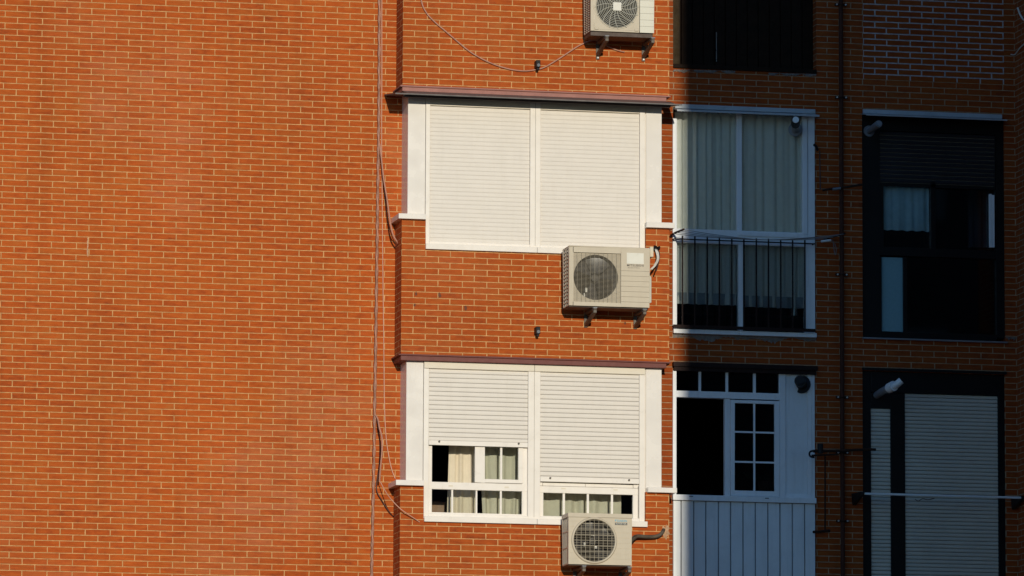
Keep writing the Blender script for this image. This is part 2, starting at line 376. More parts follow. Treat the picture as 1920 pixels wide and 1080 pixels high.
def slats(mb, x0, x1, ztop, zbot, y, pitch, proud=0.008, gap=0.06):
    """roller-shutter curtain of curved slats"""
    z = ztop
    while z > zbot+0.002:
        z1 = max(z-pitch, zbot); h = z-z1
        prof = [(0.0, z), (-proud*0.75, z-h*0.16), (-proud, z-h*0.5), (-proud*0.80, z-h*(0.97-gap)), (0.001, z-h*(1-gap)), (0.001, z1)]
        vs = []
        for dy, zz in prof: vs += [(x0, y+dy, zz), (x1, y+dy, zz)]
        mb.cur = 0; mb.add(vs[:10], [(2*i, 2*i+1, 2*i+3, 2*i+2) for i in range(4)])
        mb.cur = 1; mb.add(vs[8:], [(0, 1, 3, 2)])
        z = z1
    mb.cur = 0
def curtain_mesh(mb, x0, x1, z0, z1, y, amp, nf, seed, gather=0.0, thick=0.004, z_wave=0.0):
    rr = random.Random(seed); ph = rr.random()*6; n = max(24, int(nf*14)); m = 14
    fr = [nf*(0.8+0.4*rr.random()) for _ in range(3)]
    for side in (0, 1):
        vs = []
        for j in range(m+1):
            t = j/m; zz = z0+(z1-z0)*t
            for i in range(n+1):
                s_ = i/n
                ww = math.sin(2*math.pi*fr[0]*s_+ph)*0.6+math.sin(2*math.pi*fr[1]*1.7*s_+ph*2+0.6*t)*0.3+math.sin(2*math.pi*fr[2]*0.45*s_)*0.3
                xx = x0+(x1-x0)*s_ + gather*(1-t)*(0.5-s_)
                bz = z_wave*math.sin(2*math.pi*nf*s_+ph)*(1-t) + z_wave*0.8*math.sin(2*math.pi*nf*1.3*s_+ph)*t
                vs.append((xx, y+amp*ww*(0.8+0.35*(1-t))+side*thick, zz+bz))
        mb.add(vs, [(j*(n+1)+i, j*(n+1)+i+1, (j+1)*(n+1)+i+1, (j+1)*(n+1)+i) for j in range(m) for i in range(n)], True)
def copy_child(o, parent, dloc):
    c = o.copy(); COL.objects.link(c); c.parent = parent; c.location = o.location+Vector(dloc); c['org'] = o['org']
    return c

# ------------------------------------------------------------------ ground
g = MB(); g.add([(-500,-500,0),(500,-500,0),(500,500,0),(-500,500,0)], [(0,1,2,3)])
g = g.build('ground', MT['asphalt'], loc=(0,0,0)); g['kind'] = 'structure'; g['label'] = 'grey asphalt ground in front of the apartment block'

# ------------------------------------------------------------------ the apartment building
B = empty('apartment_building', (0, W, 0))
tag(B, 'orange red brick apartment block with white shuttered bay windows and a shaded recess', 'building')
ZT = 20.0
bl = X(752.5, 560, 0); br = X(1255, 600, 0)          # brick bay left / right edges
wxl = X(763, 560, 0.03); wxr = X(1240.5, 560, 0.03)   # white glazed box left / right edges
XW = X(1905, 400, W)                                 # inner corner with the wing
# main wall, left of the bay
MB().box(-14, wxl+0.03, W, W+0.3, 0, ZT).build('wall', MW['left'], B)
# wall right of the bay with its openings
def op(xa, xb, yt, yb, Y=W):
    xm = (xa+xb)/2; return (X(xa, (yt+yb)/2, Y), X(xb, (yt+yb)/2, Y), Z(xm, yb, Y), Z(xm, yt, Y))
OC, OD, OG = op(1261.8, 1529, 206, 630), op(1261.8, 1529, 694, 1190), op(1262, 1530, -330, 133)
OE, OF = op(1617, 1884.5, 217, 637), op(1618, 1886, 699, 1195)
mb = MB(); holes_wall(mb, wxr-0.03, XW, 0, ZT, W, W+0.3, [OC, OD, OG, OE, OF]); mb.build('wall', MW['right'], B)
# infill of a closed window, a few mm proud of the wall around it
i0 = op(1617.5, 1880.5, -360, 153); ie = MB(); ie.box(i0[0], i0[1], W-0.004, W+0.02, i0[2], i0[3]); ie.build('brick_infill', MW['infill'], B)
# wing that turns out towards the street
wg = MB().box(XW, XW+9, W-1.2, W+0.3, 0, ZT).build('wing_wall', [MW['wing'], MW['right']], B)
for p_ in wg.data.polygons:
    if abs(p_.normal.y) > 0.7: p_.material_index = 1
# brick bay: a mass above, between and below the glazed storeys, with low piers beside each window
zA_hood = Z(1000, 172, 0); zA_led = Z(775, 409, 0); zA_sill = Z(930, 470, 0)
zB_hood = Z(1000, 676, 0); zB_led = Z(775, 911, 0); zB_sill = Z(930, 981, 0)
ox0, ox1 = X(797.5, 560, 0), X(1211, 560, 0)         # frame opening between the piers
mbs = MB()
for a, b in ((zA_hood, ZT), (zB_hood, zA_sill), (0, zB_sill)): mbs.box(bl, br, 0, W+0.05, a, b)
for lo, hi in ((zA_sill, zA_led), (zB_sill, zB_led)):
    mbs.box(bl, ox0, 0, W+0.05, lo, hi); mbs.box(ox1, br, 0, W+0.05, lo, hi)
bay = mbs.build('bay', [MW['bay'], MW['bayside']], B)
for p_ in bay.data.polygons:
    if abs(p_.normal.x) > 0.7: p_.material_index = 1
# rooms behind the openings
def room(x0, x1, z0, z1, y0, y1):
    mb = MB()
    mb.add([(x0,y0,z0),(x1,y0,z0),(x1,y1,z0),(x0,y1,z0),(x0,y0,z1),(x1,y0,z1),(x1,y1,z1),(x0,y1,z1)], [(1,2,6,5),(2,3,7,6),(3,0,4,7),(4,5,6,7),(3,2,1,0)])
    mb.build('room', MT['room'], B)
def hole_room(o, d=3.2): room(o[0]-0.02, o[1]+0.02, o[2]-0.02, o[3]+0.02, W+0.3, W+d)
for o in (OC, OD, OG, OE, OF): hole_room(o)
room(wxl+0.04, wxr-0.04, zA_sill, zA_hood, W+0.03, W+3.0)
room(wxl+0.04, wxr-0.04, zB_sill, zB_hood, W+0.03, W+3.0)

# mouldings and canopies over the two bay windows
def moulding(px0, px1, yl, yr, hpx, Y, mat='mauve'):
    x0 = bl-0.022; x1 = br-0.02
    zt = (Z(px0, yl, Y)+Z(px1, yr, Y))/2
    h = hpx/182.0
    mb = MB()
    mb.box(x0-0.012, x1+0.02, -0.055, W-0.002, zt-0.016, zt)              # lip
    mb.box(x0+0.012, x1-0.02, -0.040, W-0.002, zt-0.016-h, zt-0.016)      # fascia
    mb.build('window_moulding', MT[mat], B, bevel=0.004)
    return zt-0.016-h
mA = moulding(757, 1250, 157.5, 181, 7.6, -0.055, 'pinkmauve')
mB = moulding(752, 1246, 661.5, 679.5, 8.5, -0.055)
# grey sheet canopy above the upper window
xc0, xc1 = X(741, 172, -0.23), X(1279, 196, -0.23); zc = (Z(760, 177, -0.23)+Z(1230, 196, -0.23))/2
mb = MB()
zk = mA-0.002
def wedge(a, b, Yb_, rise):
    mb.hexa([(a,-0.24,zc),(b,-0.24,zc),(b,Yb_,zc+rise),(a,Yb_,zc+rise),(a,-0.24,zc+0.013),(b,-0.24,zc+0.013),(b,Yb_,zc+rise+0.013),(a,Yb_,zc+rise+0.013)])
wedge(bl, br, -0.0415, mA-zc-0.015); wedge(xc0, bl, W-0.002, 0.075); wedge(br, xc1, W-0.002, 0.075)
mb.box(bl, br, -0.044, 0.0, mA-0.06, mA-0.002)
mb.build('canopy', MT['zinc'], B)
# white ledges on the brick piers
def ledge(xa, xb, ya, yb, side):
    Yf = -0.055; x0, x1 = X(xa, ya, Yf), X(xb, ya, Yf); zt, zb_ = Z((xa+xb)/2, ya, Yf), Z((xa+xb)/2, yb, Yf)
    mb = MB(); mb.box(x0, x1, Yf, W-0.002, zb_, zt); mb.build('pier_ledge', MT['panelwhite'], B, bevel=0.003)
    return zb_, zt
ledge(747.7, 799, 400.5, 410.3, 0); ledge(1212.9, 1265, 416.8, 427, 1)
ledge(742.5, 795, 900, 910, 0); ledge(1215.3, 1269.5, 914, 923.5, 1)

# ------------------------------------------------------------------ sunlit bay windows
def bay_window(zhood, px, label):
    """px: dict of surveyed pixels"""
    Yf = 0.03
    q = px
    sx = lambda a: X(a, 560, Yf)
    fx0, fx1 = sx(q['f0']), sx(q['f1'])
    zs1 = (Z(q['f0'], q['sill'][0], -0.02)+Z(q['m1'], q['sill'][1], -0.02))/2      # sill top
    # outer frame (the window part itself): posts, mullion, bottom rail
    mb = MB()
    p0, p1, m0, m1, r0, r1 = [sx(q[k]) for k in ('p0', 'p1', 'm0', 'm1', 'r0', 'r1')]
    ztop = zhood+0.03
    zr = zs1+0.034
    mb.box(p0, p1, Yf-0.010, Yf+0.07, zs1, ztop); mb.box(m0, m1, Yf-0.012, Yf+0.07, zs1, ztop); mb.box(r0, r1, Yf-0.010, Yf+0.07, zs1, ztop)
    mb.box(p1, m0, Yf-0.008, Yf+0.07, zs1, zr); mb.box(m1, r0, Yf-0.008, Yf+0.07, zs1, zr)
    win = mb.build('window', MT['white'], B, bevel=0.003); win['label'] = label
    # thin seam down the mullion (recessed joint between two frames)
    sm = (m0+m1)/2
    bx('mullion_joint', MT['gap'], win, sm-0.0015, sm+0.0015, Yf-0.0135, Yf-0.005, zs1+0.02, ztop-0.02)
    # side panels that close the glazed box back to the wall
    zl1 = zA_led if zhood > 9.9 else zB_led
    zl_l = Z(775, q['ledge'], -0.05) ; zl_r = Z(1225, q['ledger'], -0.05)
    bx('side_panel', MT['panelwhite'], win, wxl, p0-0.003, Yf, W+0.02, zl_l-0.01, ztop, 0.003)
    bx('side_panel', MT['panelwhite'], win, r1+0.003+0.012, wxr, Yf, W+0.02, zl_r-0.01, ztop, 0.003)
    bx('side_trim', MT['white'], win, r1+0.001, r1+0.014, Yf+0.012, W, zs1+0.02, ztop)
    bx('pier_return', MT['panelwhite'], win, ox0-0.002, p0-0.0005, -0.012, W, zs1-0.02, zl_l-0.005)
    # sill
    zb0 = zs1-q['sillh']/182
    mb = MB(); sxm = X(q['sj'], 560, -0.03)
    mb.box(ox0-0.004, sxm-0.0012, -0.035, Yf+0.06, zb0, zs1); mb.box(sxm+0.0012, ox1+0.012, -0.035, Yf+0.06, zb0, zs1)
    mb.build('sill', MT['white'], win, bevel=0.003)
    return win, (p0, p1, m0, m1, r0, r1), zs1, zr, ztop

# upper window: both shutters down
A, (p0, p1, m0, m1, r0, r1), zs, zr_, zt_ = bay_window(zA_hood, dict(f0=796, f1=1210, p0=796.5, p1=804.5, m0=992.8, m1=1012.3, r0=1199, r1=1208.5, sill=(456.5, 464), sillh=10.2, ledge=400, ledger=416, sj=1007),
    'wide white bay window with both cream roller shutters fully lowered')
Yf = 0.03
zra = (Z(804, 196.3, Yf)+Z(992, 204.5, Yf)+Z(1012, 205.8, Yf)+Z(1199, 214, Yf))/4
mb = MB(); mb.box(p1, m0, Yf-0.006, Yf+0.07, zra, zt_); mb.box(m1, r0, Yf-0.006, Yf+0.07, zra, zt_); mb.build('top_rail', MT['header'], A, bevel=0.002)
for a, b in ((p1, m0), (m1, r0)):
    mb = MB(); slats(mb, a+0.002, b-0.002, zra-0.006, zr_, Yf+0.012, 0.0430, 0.0018, 0.045)
    o = mb.build('roller_shutter', [MT['shutter'], MT['softgap']], A)
    bx('shutter_slot', MT['gap'], A, a, b, Yf+0.012, Yf+0.02, zra-0.006, zra)

# lower window: left shutter half raised, right nearly down
Bw, (p0, p1, m0, m1, r0, r1), zs, zr_, zt_ = bay_window(zB_hood, dict(f0=795, f1=1209, p0=795.2, p1=805, m0=990.6, m1=1013.4, r0=1198.6, r1=1208.6, sill=(967.5, 973), sillh=10.2, ledge=899, ledger=913, sj=1008.5),
    'wide white bay window with the left shutter half raised over an open sash')
zh0 = (Z(795, 689.3, 0)+Z(1209, 703, 0))/2
hm = (m0+m1)/2
mb = MB(); mb.box(p0+0.002, hm-0.0015, 0.005, 0.09, zh0, mB+0.002); mb.box(hm+0.0015, r1, 0.005, 0.09, zh0, mB+0.002)
mb.build('shutter_box', MT['header'], Bw, bevel=0.003)
def shutter_b(a, b, zbar0, zbar1, knobs):
    mb = MB(); slats(mb, a+0.002, b-0.002, zh0, zbar1, Yf+0.004, 0.0456, 0.004, 0.07)
    s_ = mb.build('roller_shutter', [MT['shutter'], MT['gap']], Bw)
    bar = bx('bottom_bar', MT['white'], Bw, a+0.002, b-0.002, Yf-0.010, Yf+0.010, zbar0, zbar1, 0.002)
    for k in knobs:
        kx = X(k, 830, Yf-0.02); kz = zbar0+0.036
        MB().cyl((kx, Yf-0.010, kz), (kx, Yf-0.034, kz), 0.009, 12).build('stop_knob', MT['bracket'], Bw)
zl0, zl1 = (Z(804, 834, Yf)+Z(990, 839.3, Yf))/2, (Z(804, 825.4, Yf)+Z(990, 830.4, Yf))/2
shutter_b(p1, m0, zl0, zl1, (823.5, 972.5))
zq0, zq1 = (Z(1013, 902.6, Yf)+Z(1197, 907.7, Yf))/2, (Z(1013, 893.9, Yf)+Z(1197, 898.7, Yf))/2
shutter_b(m1, r0, zq0, zq1, (1031.8, 1179.5))
# left sash field
Ys = Yf+0.028
zm1, zm0 = (Z(810, 903.8, Ys)+Z(980, 907, Ys))/2, (Z(810, 917.2, Ys)+Z(980, 920.8, Ys))/2
zpb = (Z(810, 960, Ys)+Z(980, 964.5, Ys))/2
gx0, gx1 = X(810, 900, Ys), X(979.2, 900, Ys)
mb = MB()
mb.box(p1, m0, Ys, Ys+0.04, zm0, zm1)                                  # middle rail
mb.box(p1, gx0, Ys+0.002, Ys+0.04, zr_, zh0); mb.box(gx1, m0, Ys+0.002, Ys+0.04, zr_, zh0)
mb.box(gx0, gx1, Ys+0.002, Ys+0.04, zr_-0.002, zpb)
mb.build('sash_frame', MT['white'], Bw, bevel=0.002)
bx('frame_joint', MT['gap'], Bw, X(988.3, 900, Ys), X(989.1, 900, Ys), Ys-0.001, Ys+0.004, zr_, zl0)
for a, b in ((846.8, 850), (892.4, 895.4), (938, 941.3)):
    bx('muntin', MT['white'], Bw, X(a, 940, Ys), X(b, 940, Ys), Ys+0.012, Ys+0.03, zpb, zm0)
for a in (845, 950):
    kx = X(a, 908, Ys); bx('drain_cover', MT['header'], Bw, kx-0.022, kx+0.022, Ys-0.004, Ys, zm0+0.030, zm0+0.044)
bx('pane', MT['glass'], Bw, gx0, gx1, Ys+0.022, Ys+0.025, zpb, zm0)
# sliding sash pushed to the right
Y2 = Ys+0.006
s0, s1, s2, s3 = [X(a, 870, Y2) for a in (890, 908.2, 971.8, 980.2)]
zsb, zsg = (Z(890, 904.5, Y2)+Z(980, 907, Y2))/2, (Z(908, 898.4, Y2)+Z(972, 899.5, Y2))/2
mb = MB(); mb.box(s0, s1, Y2-0.012, Y2+0.024, zsb, zh0-0.05); mb.box(s2, s3, Y2-0.012, Y2+0.024, zsb, zh0-0.05); mb.box(s1, s2, Y2-0.012, Y2+0.024, zsb, zsg)
mb.build('sliding_sash', MT['white'], Bw, bevel=0.003)
bx('muntin', MT['white'], Bw, X(937.8, 870, Y2), X(941.5, 870, Y2), Y2-0.004, Y2+0.016, zsg, zh0-0.05)
bx('pane', MT['glass'], Bw, s1, s2, Y2+0.008, Y2+0.011, zsg, zh0-0.05)
# right sash field
zm1, zm0 = (Z(1018, 905.5, Ys)+Z(1187, 913.2, Ys))/2, (Z(1018, 923.8, Ys)+Z(1187, 927.6, Ys))/2
gx0, gx1 = X(1018.9, 940, Ys), X(1187, 940, Ys)
mb = MB(); mb.box(m1, r0, Ys, Ys+0.04, zm0, zm1-0.022); mb.box(m1, gx0, Ys+0.002, Ys+0.04, zr_, zm0); mb.box(gx1, r0, Ys+0.002, Ys+0.04, zr_, zm0)
mb.box(gx0, gx1, Ys+0.002, Ys+0.04, zr_-0.002, zr_+0.006)
mb.build('sash_frame', MT['white'], Bw, bevel=0.002)
mb = MB(); mb.box(gx0-0.006, X(1098, 900, Ys)-0.003, Ys+0.004, Ys+0.04, zm1-0.019, zm1+0.012); mb.box(X(1098, 900, Ys), gx1, Ys+0.006, Ys+0.04, zm1-0.019, zm1+0.012)
mb.box(m1, gx0-0.009, Ys+0.002, Ys+0.04, zm1-0.019, zm1+0.03); mb.box(gx1+0.003, r0, Ys+0.002, Ys+0.04, zm1-0.019, zm1+0.03)
mb.build('upper_sash', MT['white'], Bw, bevel=0.002)
bx('frame_joint', MT['gap'], Bw, X(1196, 930, Ys), X(1196.8, 930, Ys), Ys-0.001, Ys+0.004, zr_, zm1)
for a, b in ((1055.8, 1059.8), (1101, 1104.8), (1146.3, 1150)):
    bx('muntin', MT['white'], Bw, X(a, 940, Ys), X(b, 940, Ys), Ys+0.012, Ys+0.03, zr_, zm0)
for a in (1056.5, 1154):
    kx = X(a, 915, Ys); bx('drain_cover', MT['header'], Bw, kx-0.022, kx+0.022, Ys-0.004, Ys, zm0+0.040, zm0+0.054)
bx('pane', MT['glass'], Bw, gx0, gx1, Ys+0.022, Ys+0.025, zr_+0.006, zm0)

# curtains behind the lower bay window
def curtain(name_label, mat, xa, xb, yt, yb, Y, amp, nf, seed, gather=0.0, hem=None, wave=0.0, ym=None):
    x0, x1 = X(xa, (yt+yb)/2, Y), X(xb, (yt+yb)/2, Y); zt, zb_ = Z((xa+xb)/2, yt, Y), Z((xa+xb)/2, yb, Y)
    mb = MB(); curtain_mesh(mb, x0, x1, zb_, zt, Y, amp, nf, seed, gather, z_wave=wave)
    o = mb.build('curtain', mat, loc=((x0+x1)/2, Y, zb_)); tag(o, name_label, 'curtain', 'curtains in the windows')
    return o
YC = Yf+0.29
curtain('cream curtain hanging in the open sash of the lower bay window', MT['curtainwarm'], 843, 889, 800, 985, YC, 0.018, 3.2, 3, gather=-0.05)
curtain('pale linen curtain behind the sliding sash panes of the lower bay window', MT['curtain'], 897, 983, 800, 985, YC+0.01, 0.022, 3.5, 5, gather=0.10)
curtain('pale curtain behind the low panes under the nearly closed shutter', MT['curtain'], 1005, 1164, 850, 985, YC, 0.022, 5.5, 8)
# brown cabinet inside
c0 = at(806, 962, 0.62); c1 = at(838, 941, 0.62)
mb = MB(); mb.box(c0.x-0.25, c1.x, 0.62, 1.0, zB_sill, c1.z); mb.build('cabinet', MT['stand'], bevel=0.004)
cab = bpy.data.objects['cabinet']; tag(cab, 'brown wooden cabinet edge seen inside the bottom left pane of the lower bay window', 'cabinet')
mb = MB(); mb.box(c1.x-0.012, c1.x-0.006, 0.612, 0.62, zB_sill, c1.z-0.02); mb.build('door', MT['wood'], cab)

# ------------------------------------------------------------------ shaded windows on the recess wall
def Xf(a, y, Y): return X(a, y, Y)
YR = W-0.012
# --- glazed balcony with curtains and railing
def fr(mb, xa, xb, ya, yb, Y0, Y1, ref=None):
    """frame bar from surveyed pixels (y at the bar's middle)"""
    xm = (xa+xb)/2; ym = (ya+yb)/2
    mb.box(X(xa, ym, Y0), X(xb, ym, Y0), Y0, Y1, Z(xm, yb, Y0), Z(xm, ya, Y0))
mb = MB(); zcb, zct = OC[2]+0.045, OC[3]
xs_ = lambda a: X(a, 420, YR)
mb.box(xs_(1261.2), xs_(1269), YR-0.01, YR+0.10, zcb, zct-0.12)
mb.box(xs_(1515.3), xs_(1528), YR, YR+0.10, zcb, zct)
zc1 = (Z(1270, 428, YR)+Z(1510, 436.5, YR))/2; zc2 = (Z(1270, 441, YR)+Z(1510, 448, YR))/2; zc3 = (Z(1270, 456, YR)+Z(1510, 461, YR))/2
mb.box(xs_(1269), xs_(1515.3), YR+0.004, YR+0.10, zc3, zc1)
win_c = mb.build('window', MT['shadewhite'], B, bevel=0.003); win_c['label'] = 'glazed balcony window with white frame, curtains and a dark bar railing'
mb = MB()
mb.box(xs_(1382.3), xs_(1391.6), YR+0.006, YR+0.08, zc1, zct); mb.box(xs_(1505), xs_(1514), YR-0.006, YR+0.05, zc1-0.02, zct)
mb.box(xs_(1383), xs_(1514), YR-0.006, YR+0.05, zc1-0.055, zc1-0.012)
mb.box(xs_(1385), xs_(1393), YR+0.003, YR+0.08, zcb, zc3); mb.box(xs_(1510), xs_(1515.3), YR+0.003, YR+0.08, zcb, zc3)
mb.build('sash_frame', MT['shadewhite'], win_c, bevel=0.002)
for a, b, c, d in ((1269, 1382.3, zc1, zct), (1391.6, 1505, zc1, zct), (1269, 1385, zcb, zc3), (1393, 1510, zcb, zc3)):
    bx('pane', MT['glass' if c == zc1 else 'netglass'], win_c, xs_(a), xs_(b), YR+0.04, YR+0.043, c, d)
mb = MB(); zz1 = (Z(1262, 616.5, W-0.05)+Z(1528, 624.5, W-0.05))/2
xj = xs_(1385); mb.box(xs_(1261.4), xj-0.001, W-0.055, W+0.10, OC[2]+0.001, zz1); mb.box(xj+0.001, xs_(1529), W-0.055, W+0.10, OC[2]+0.001, zz1); mb.build('sill', MT['shadewhite'], win_c, bevel=0.004)
# canopy of the glazed balcony
def cap(xa, xb, yl, yr, parent, mat, proj=0.20, hpx=3.6):
    Y0 = W-proj; x0, x1 = X(xa, yl, Y0), X(xb, yr, Y0); z = (Z(xa, yl, Y0)+Z(xb, yr, Y0))/2; h = hpx/182
    mb = MB(); mb.box(x0, x1, Y0, Y0+0.012, z-h, z)
    mb.hexa([(x0,Y0+0.012,z-0.006),(x1,Y0+0.012,z-0.006),(x1,W-0.002,z+0.024),(x0,W-0.002,z+0.024),(x0,Y0+0.012,z),(x1,Y0+0.012,z),(x1,W-0.002,z+0.030),(x0,W-0.002,z+0.030)])
    mb.box(x0+0.01, x1-0.01, W-0.03, W-0.002, z+0.030, z+0.075)
    mb.build('canopy', mat, parent, bevel=0.002)
cap(1269.6, 1536.5, 207, 213, win_c, MT['capgrey'], 0.15)
bx('header', MT['blackframe'], win_c, OC[0]+0.001, OC[1]-0.001, W+0.012, W+0.10, OC[3]-0.03, OC[3]-0.001)
# railing
rl = MB(); YB = W-0.075
xr0, xr1 = X(1262.5, 530, YB), X(1528, 530, YB)
zt1 = (Z(1262, 448.5, YB)+Z(1510, 456, YB))/2; zb1 = (Z(1262, 611, YB)+Z(1528, 618, YB))/2
rl.box(xr0, xr1, YB-0.009, YB+0.009, zb1-0.022, zb1+0.010)
for a in (xr0+0.01, xr1-0.01): rl.box(a-0.006, a+0.006, YB+0.009, W, zb1-0.005, zb1+0.005)
rail = rl.build('railing', MT['barpaint'], B)
tr_ = MB(); tr_.box(xr0, xr1, YB-0.005, YB+0.005, zt1-0.006, zt1+0.006)
for a in (xr0+0.01, xr1-0.01): tr_.box(a-0.006, a+0.006, YB+0.005, W, zt1-0.005, zt1+0.005)
tr_.build('top_rail', MT['barpaint'], rail)
barpx = (1279.5, 1302.9, 1326.2, 1348.9, 1372.2, 1394.9, 1418.2, 1441, 1464, 1486.3, 1509.3)
b0 = None
for a in barpx:
    xx = X(a, 530, YB)
    if b0 is None:
        b0 = bx('bar', MT['barpaint'], rail, xx-0.0065, xx+0.0065, YB-0.0065, YB+0.0065, zb1+0.010, zt1+0.035); bx0 = xx
    else: copy_child(b0, rail, (xx-bx0, 0, 0))
# curtains and net
YV = W+0.092
curtain('tall pale voile curtain in the left half of the glazed balcony', MT['voile'], 1266, 1386, 205, 571, YV, 0.027, 7.5, 21)
curtain('tall pale voile curtain in the right half of the glazed balcony', MT['voile'], 1391, 1512, 209, 577, YV, 0.027, 7.0, 22)
for o in [q for q in COL.objects if q.name.startswith('curtain') and 'voile' in q.get('label', '')]:
    vs = o.data.vertices; xs2 = [q.co.x for q in vs]; x0, x1 = min(xs2), max(xs2)
    org = Vector(o['org']); hh = MB(); curtain_mesh(hh, org.x+x0, org.x+x1, org.z, org.z+0.115, YV-0.012, 0.018, 5.0, 31)
    hh.build('hem', MT['hem'], o)
# tin can on the balcony ledge inside
tcp = at(1489, 592, W+0.12)
tc = MB().cyl((tcp.x, tcp.y, tcp.z), (tcp.x, tcp.y, tcp.z+0.085), 0.033, 20).build('tin_can', MT['tin'])
tag(tc, 'shiny tin can standing low behind the last bars of the balcony railing', 'can')
MB().tube([(tcp.x+0.033*math.cos(t*math.pi/10), tcp.y+0.033*math.sin(t*math.pi/10), tcp.z+0.085) for t in range(21)], 0.003, 6).build('rim', MT['tin'], tc)
sh = MB(); sh.box(OC[0]+0.02, OC[1]-0.02, W+0.11, W+0.28, tcp.z-0.02, tcp.z); sh.build('inner_ledge', MT['room'], win_c)

# --- lower balcony with sliding window and boarded parapet
mb = MB(); ym_ = 830
xd = lambda a: X(a, 830, YR)
zdt = OD[3]; zd1 = (Z(1262, 925, YR)+Z(1528, 937, YR))/2
zt0, zt1_ = (Z(1268, 744.5, YR)+Z(1461, 750, YR))/2, (Z(1268, 732.3, YR)+Z(1461, 737.5, YR))/2
mb.box(xd(1261.2), xd(1268), YR-0.012, YR+0.1, zd1, zdt-0.03)
mb.box(xd(1268), xd(1461.5), YR, YR+0.08, zt0, zt1_)
mb.box(xd(1461.5), xd(1473), YR, YR+0.08, zd1, zdt)
win_d = mb.build('window', MT['shadewhite'], B, bevel=0.003); win_d['label'] = 'white balcony window slid half open above a boarded white parapet'
for a, b in ((1310.8, 1315), (1361.5, 1366), (1413.2, 1417.8)): bx('muntin', MT['shadewhite'], win_d, xd(a), xd(b), YR+0.01, YR+0.04, zt1_, zdt)
bx('pane', MT['darkglass'], win_d, xd(1268), xd(1461.5), YR+0.03, YR+0.033, zt1_, zdt)
bx('infill_panel', MT['shadepanel'], win_d, xd(1473), xd(1514.5), YR+0.012, YR+0.06, zd1+0.01, zdt)
mb = MB(); mb.box(xd(1514.8), xd(1522), YR, YR+0.08, zd1, zdt); mb.box(xd(1522.4), xd(1528), YR+0.003, YR+0.08, zd1, zdt); mb.box(xd(1473), xd(1514.8), YR+0.004, YR+0.05, zd1, zd1+0.04)
mb.build('side_post', MT['shadewhite'], win_d, bevel=0.002)
mb = MB(); e0, e1, e2, e3, e4 = [xd(a) for a in (1359.5, 1369.8, 1377, 1452, 1461)]
zg1, zg0 = (Z(1377, 755.7, YR)+Z(1452, 758, YR))/2, (Z(1377, 919.5, YR)+Z(1452, 921.5, YR))/2
mb.box(e0, e1-0.002, YR+0.012, YR+0.07, zd1, zt0); mb.box(e1, e2, YR-0.008, YR+0.03, zd1+0.006, zt0-0.012); mb.box(e3, e4, YR-0.008, YR+0.03, zd1+0.006, zt0-0.012)
mb.box(e2, e3, YR-0.008, YR+0.03, zg1, zt0-0.012); mb.box(e2, e3, YR-0.008, YR+0.03, zd1+0.006, zg0)
sash = mb.build('sliding_sash', MT['shadewhite'], win_d, bevel=0.003)
mb = MB(); mx0, mx1 = xd(1412.8), xd(1416.3); mb.box(mx0, mx1, YR+0.004, YR+0.02, zg0, zg1)
for y_ in (810.5, 866.5):
    zz = Z(1414, y_, YR); mb.box(e2, mx0, YR+0.004, YR+0.02, zz-0.009, zz+0.009); mb.box(mx1, e3, YR+0.004, YR+0.02, zz-0.009, zz+0.009)
mb.build('muntin', MT['shadewhite'], win_d)
bx('pane', MT['darkglass'], win_d, e2, e3, YR+0.010, YR+0.013, zg0, zg1)
# sill
Y3 = W-0.06; z1_, z0_ = (Z(1263, 926, Y3)+Z(1530, 937.5, Y3))/2, (Z(1263, 938.5, Y3)+Z(1530, 943, Y3))/2
mb = MB(); mb.box(X(1262, 932, Y3), X(1531, 940, Y3), Y3, W+0.08, z0_, zd1)
mb.build('sill', MT['shadewhite'], win_d, bevel=0.004)
for a in (1296, 1438):
    kx = X(a, 930, Y3); bx('drain_cover', MT['greyplastic'], win_d, kx-0.02, kx+0.02, Y3-0.003, Y3, z0_+0.035, z0_+0.046)
# boards of the parapet
grv = (1261.5, 1277.2, 1301, 1323.5, 1347.2, 1370, 1393.4, 1416.5, 1440, 1462.7, 1485.8, 1509, 1529.5)
mb = MB(); mbk = MB(); Yp = W-0.028
zp0 = Z(1395, 1190, Yp)
mbk.box(X(1262, 1000, Yp)+0.002, X(1529, 1000, Yp)-0.002, W-0.012, W+0.02, zp0, z0_-0.002)
for a, b in zip(grv[:-1], grv[1:]): mb.box(X(a, 1000, Yp)+0.0065, X(b, 1000, Yp)-0.0065, Yp, W-0.010, zp0, z0_-0.004)
par = mb.build('parapet', MT['shadepanel'], B, bevel=0.003); mbk.build('backing_board', MT['greyplastic'], par)
# dark hood over it
mb = MB(); zhd = OD[3]; mb.box(OD[0]-0.01, OD[1]+0.01, W-0.07, W-0.002, zhd+0.012, zhd+0.055); mb.box(OD[0]+0.001, OD[1]-0.001, W-0.05, W+0.05, zhd-0.03, zhd+0.012); mb.build('window_moulding', MT['barpaint'], B)
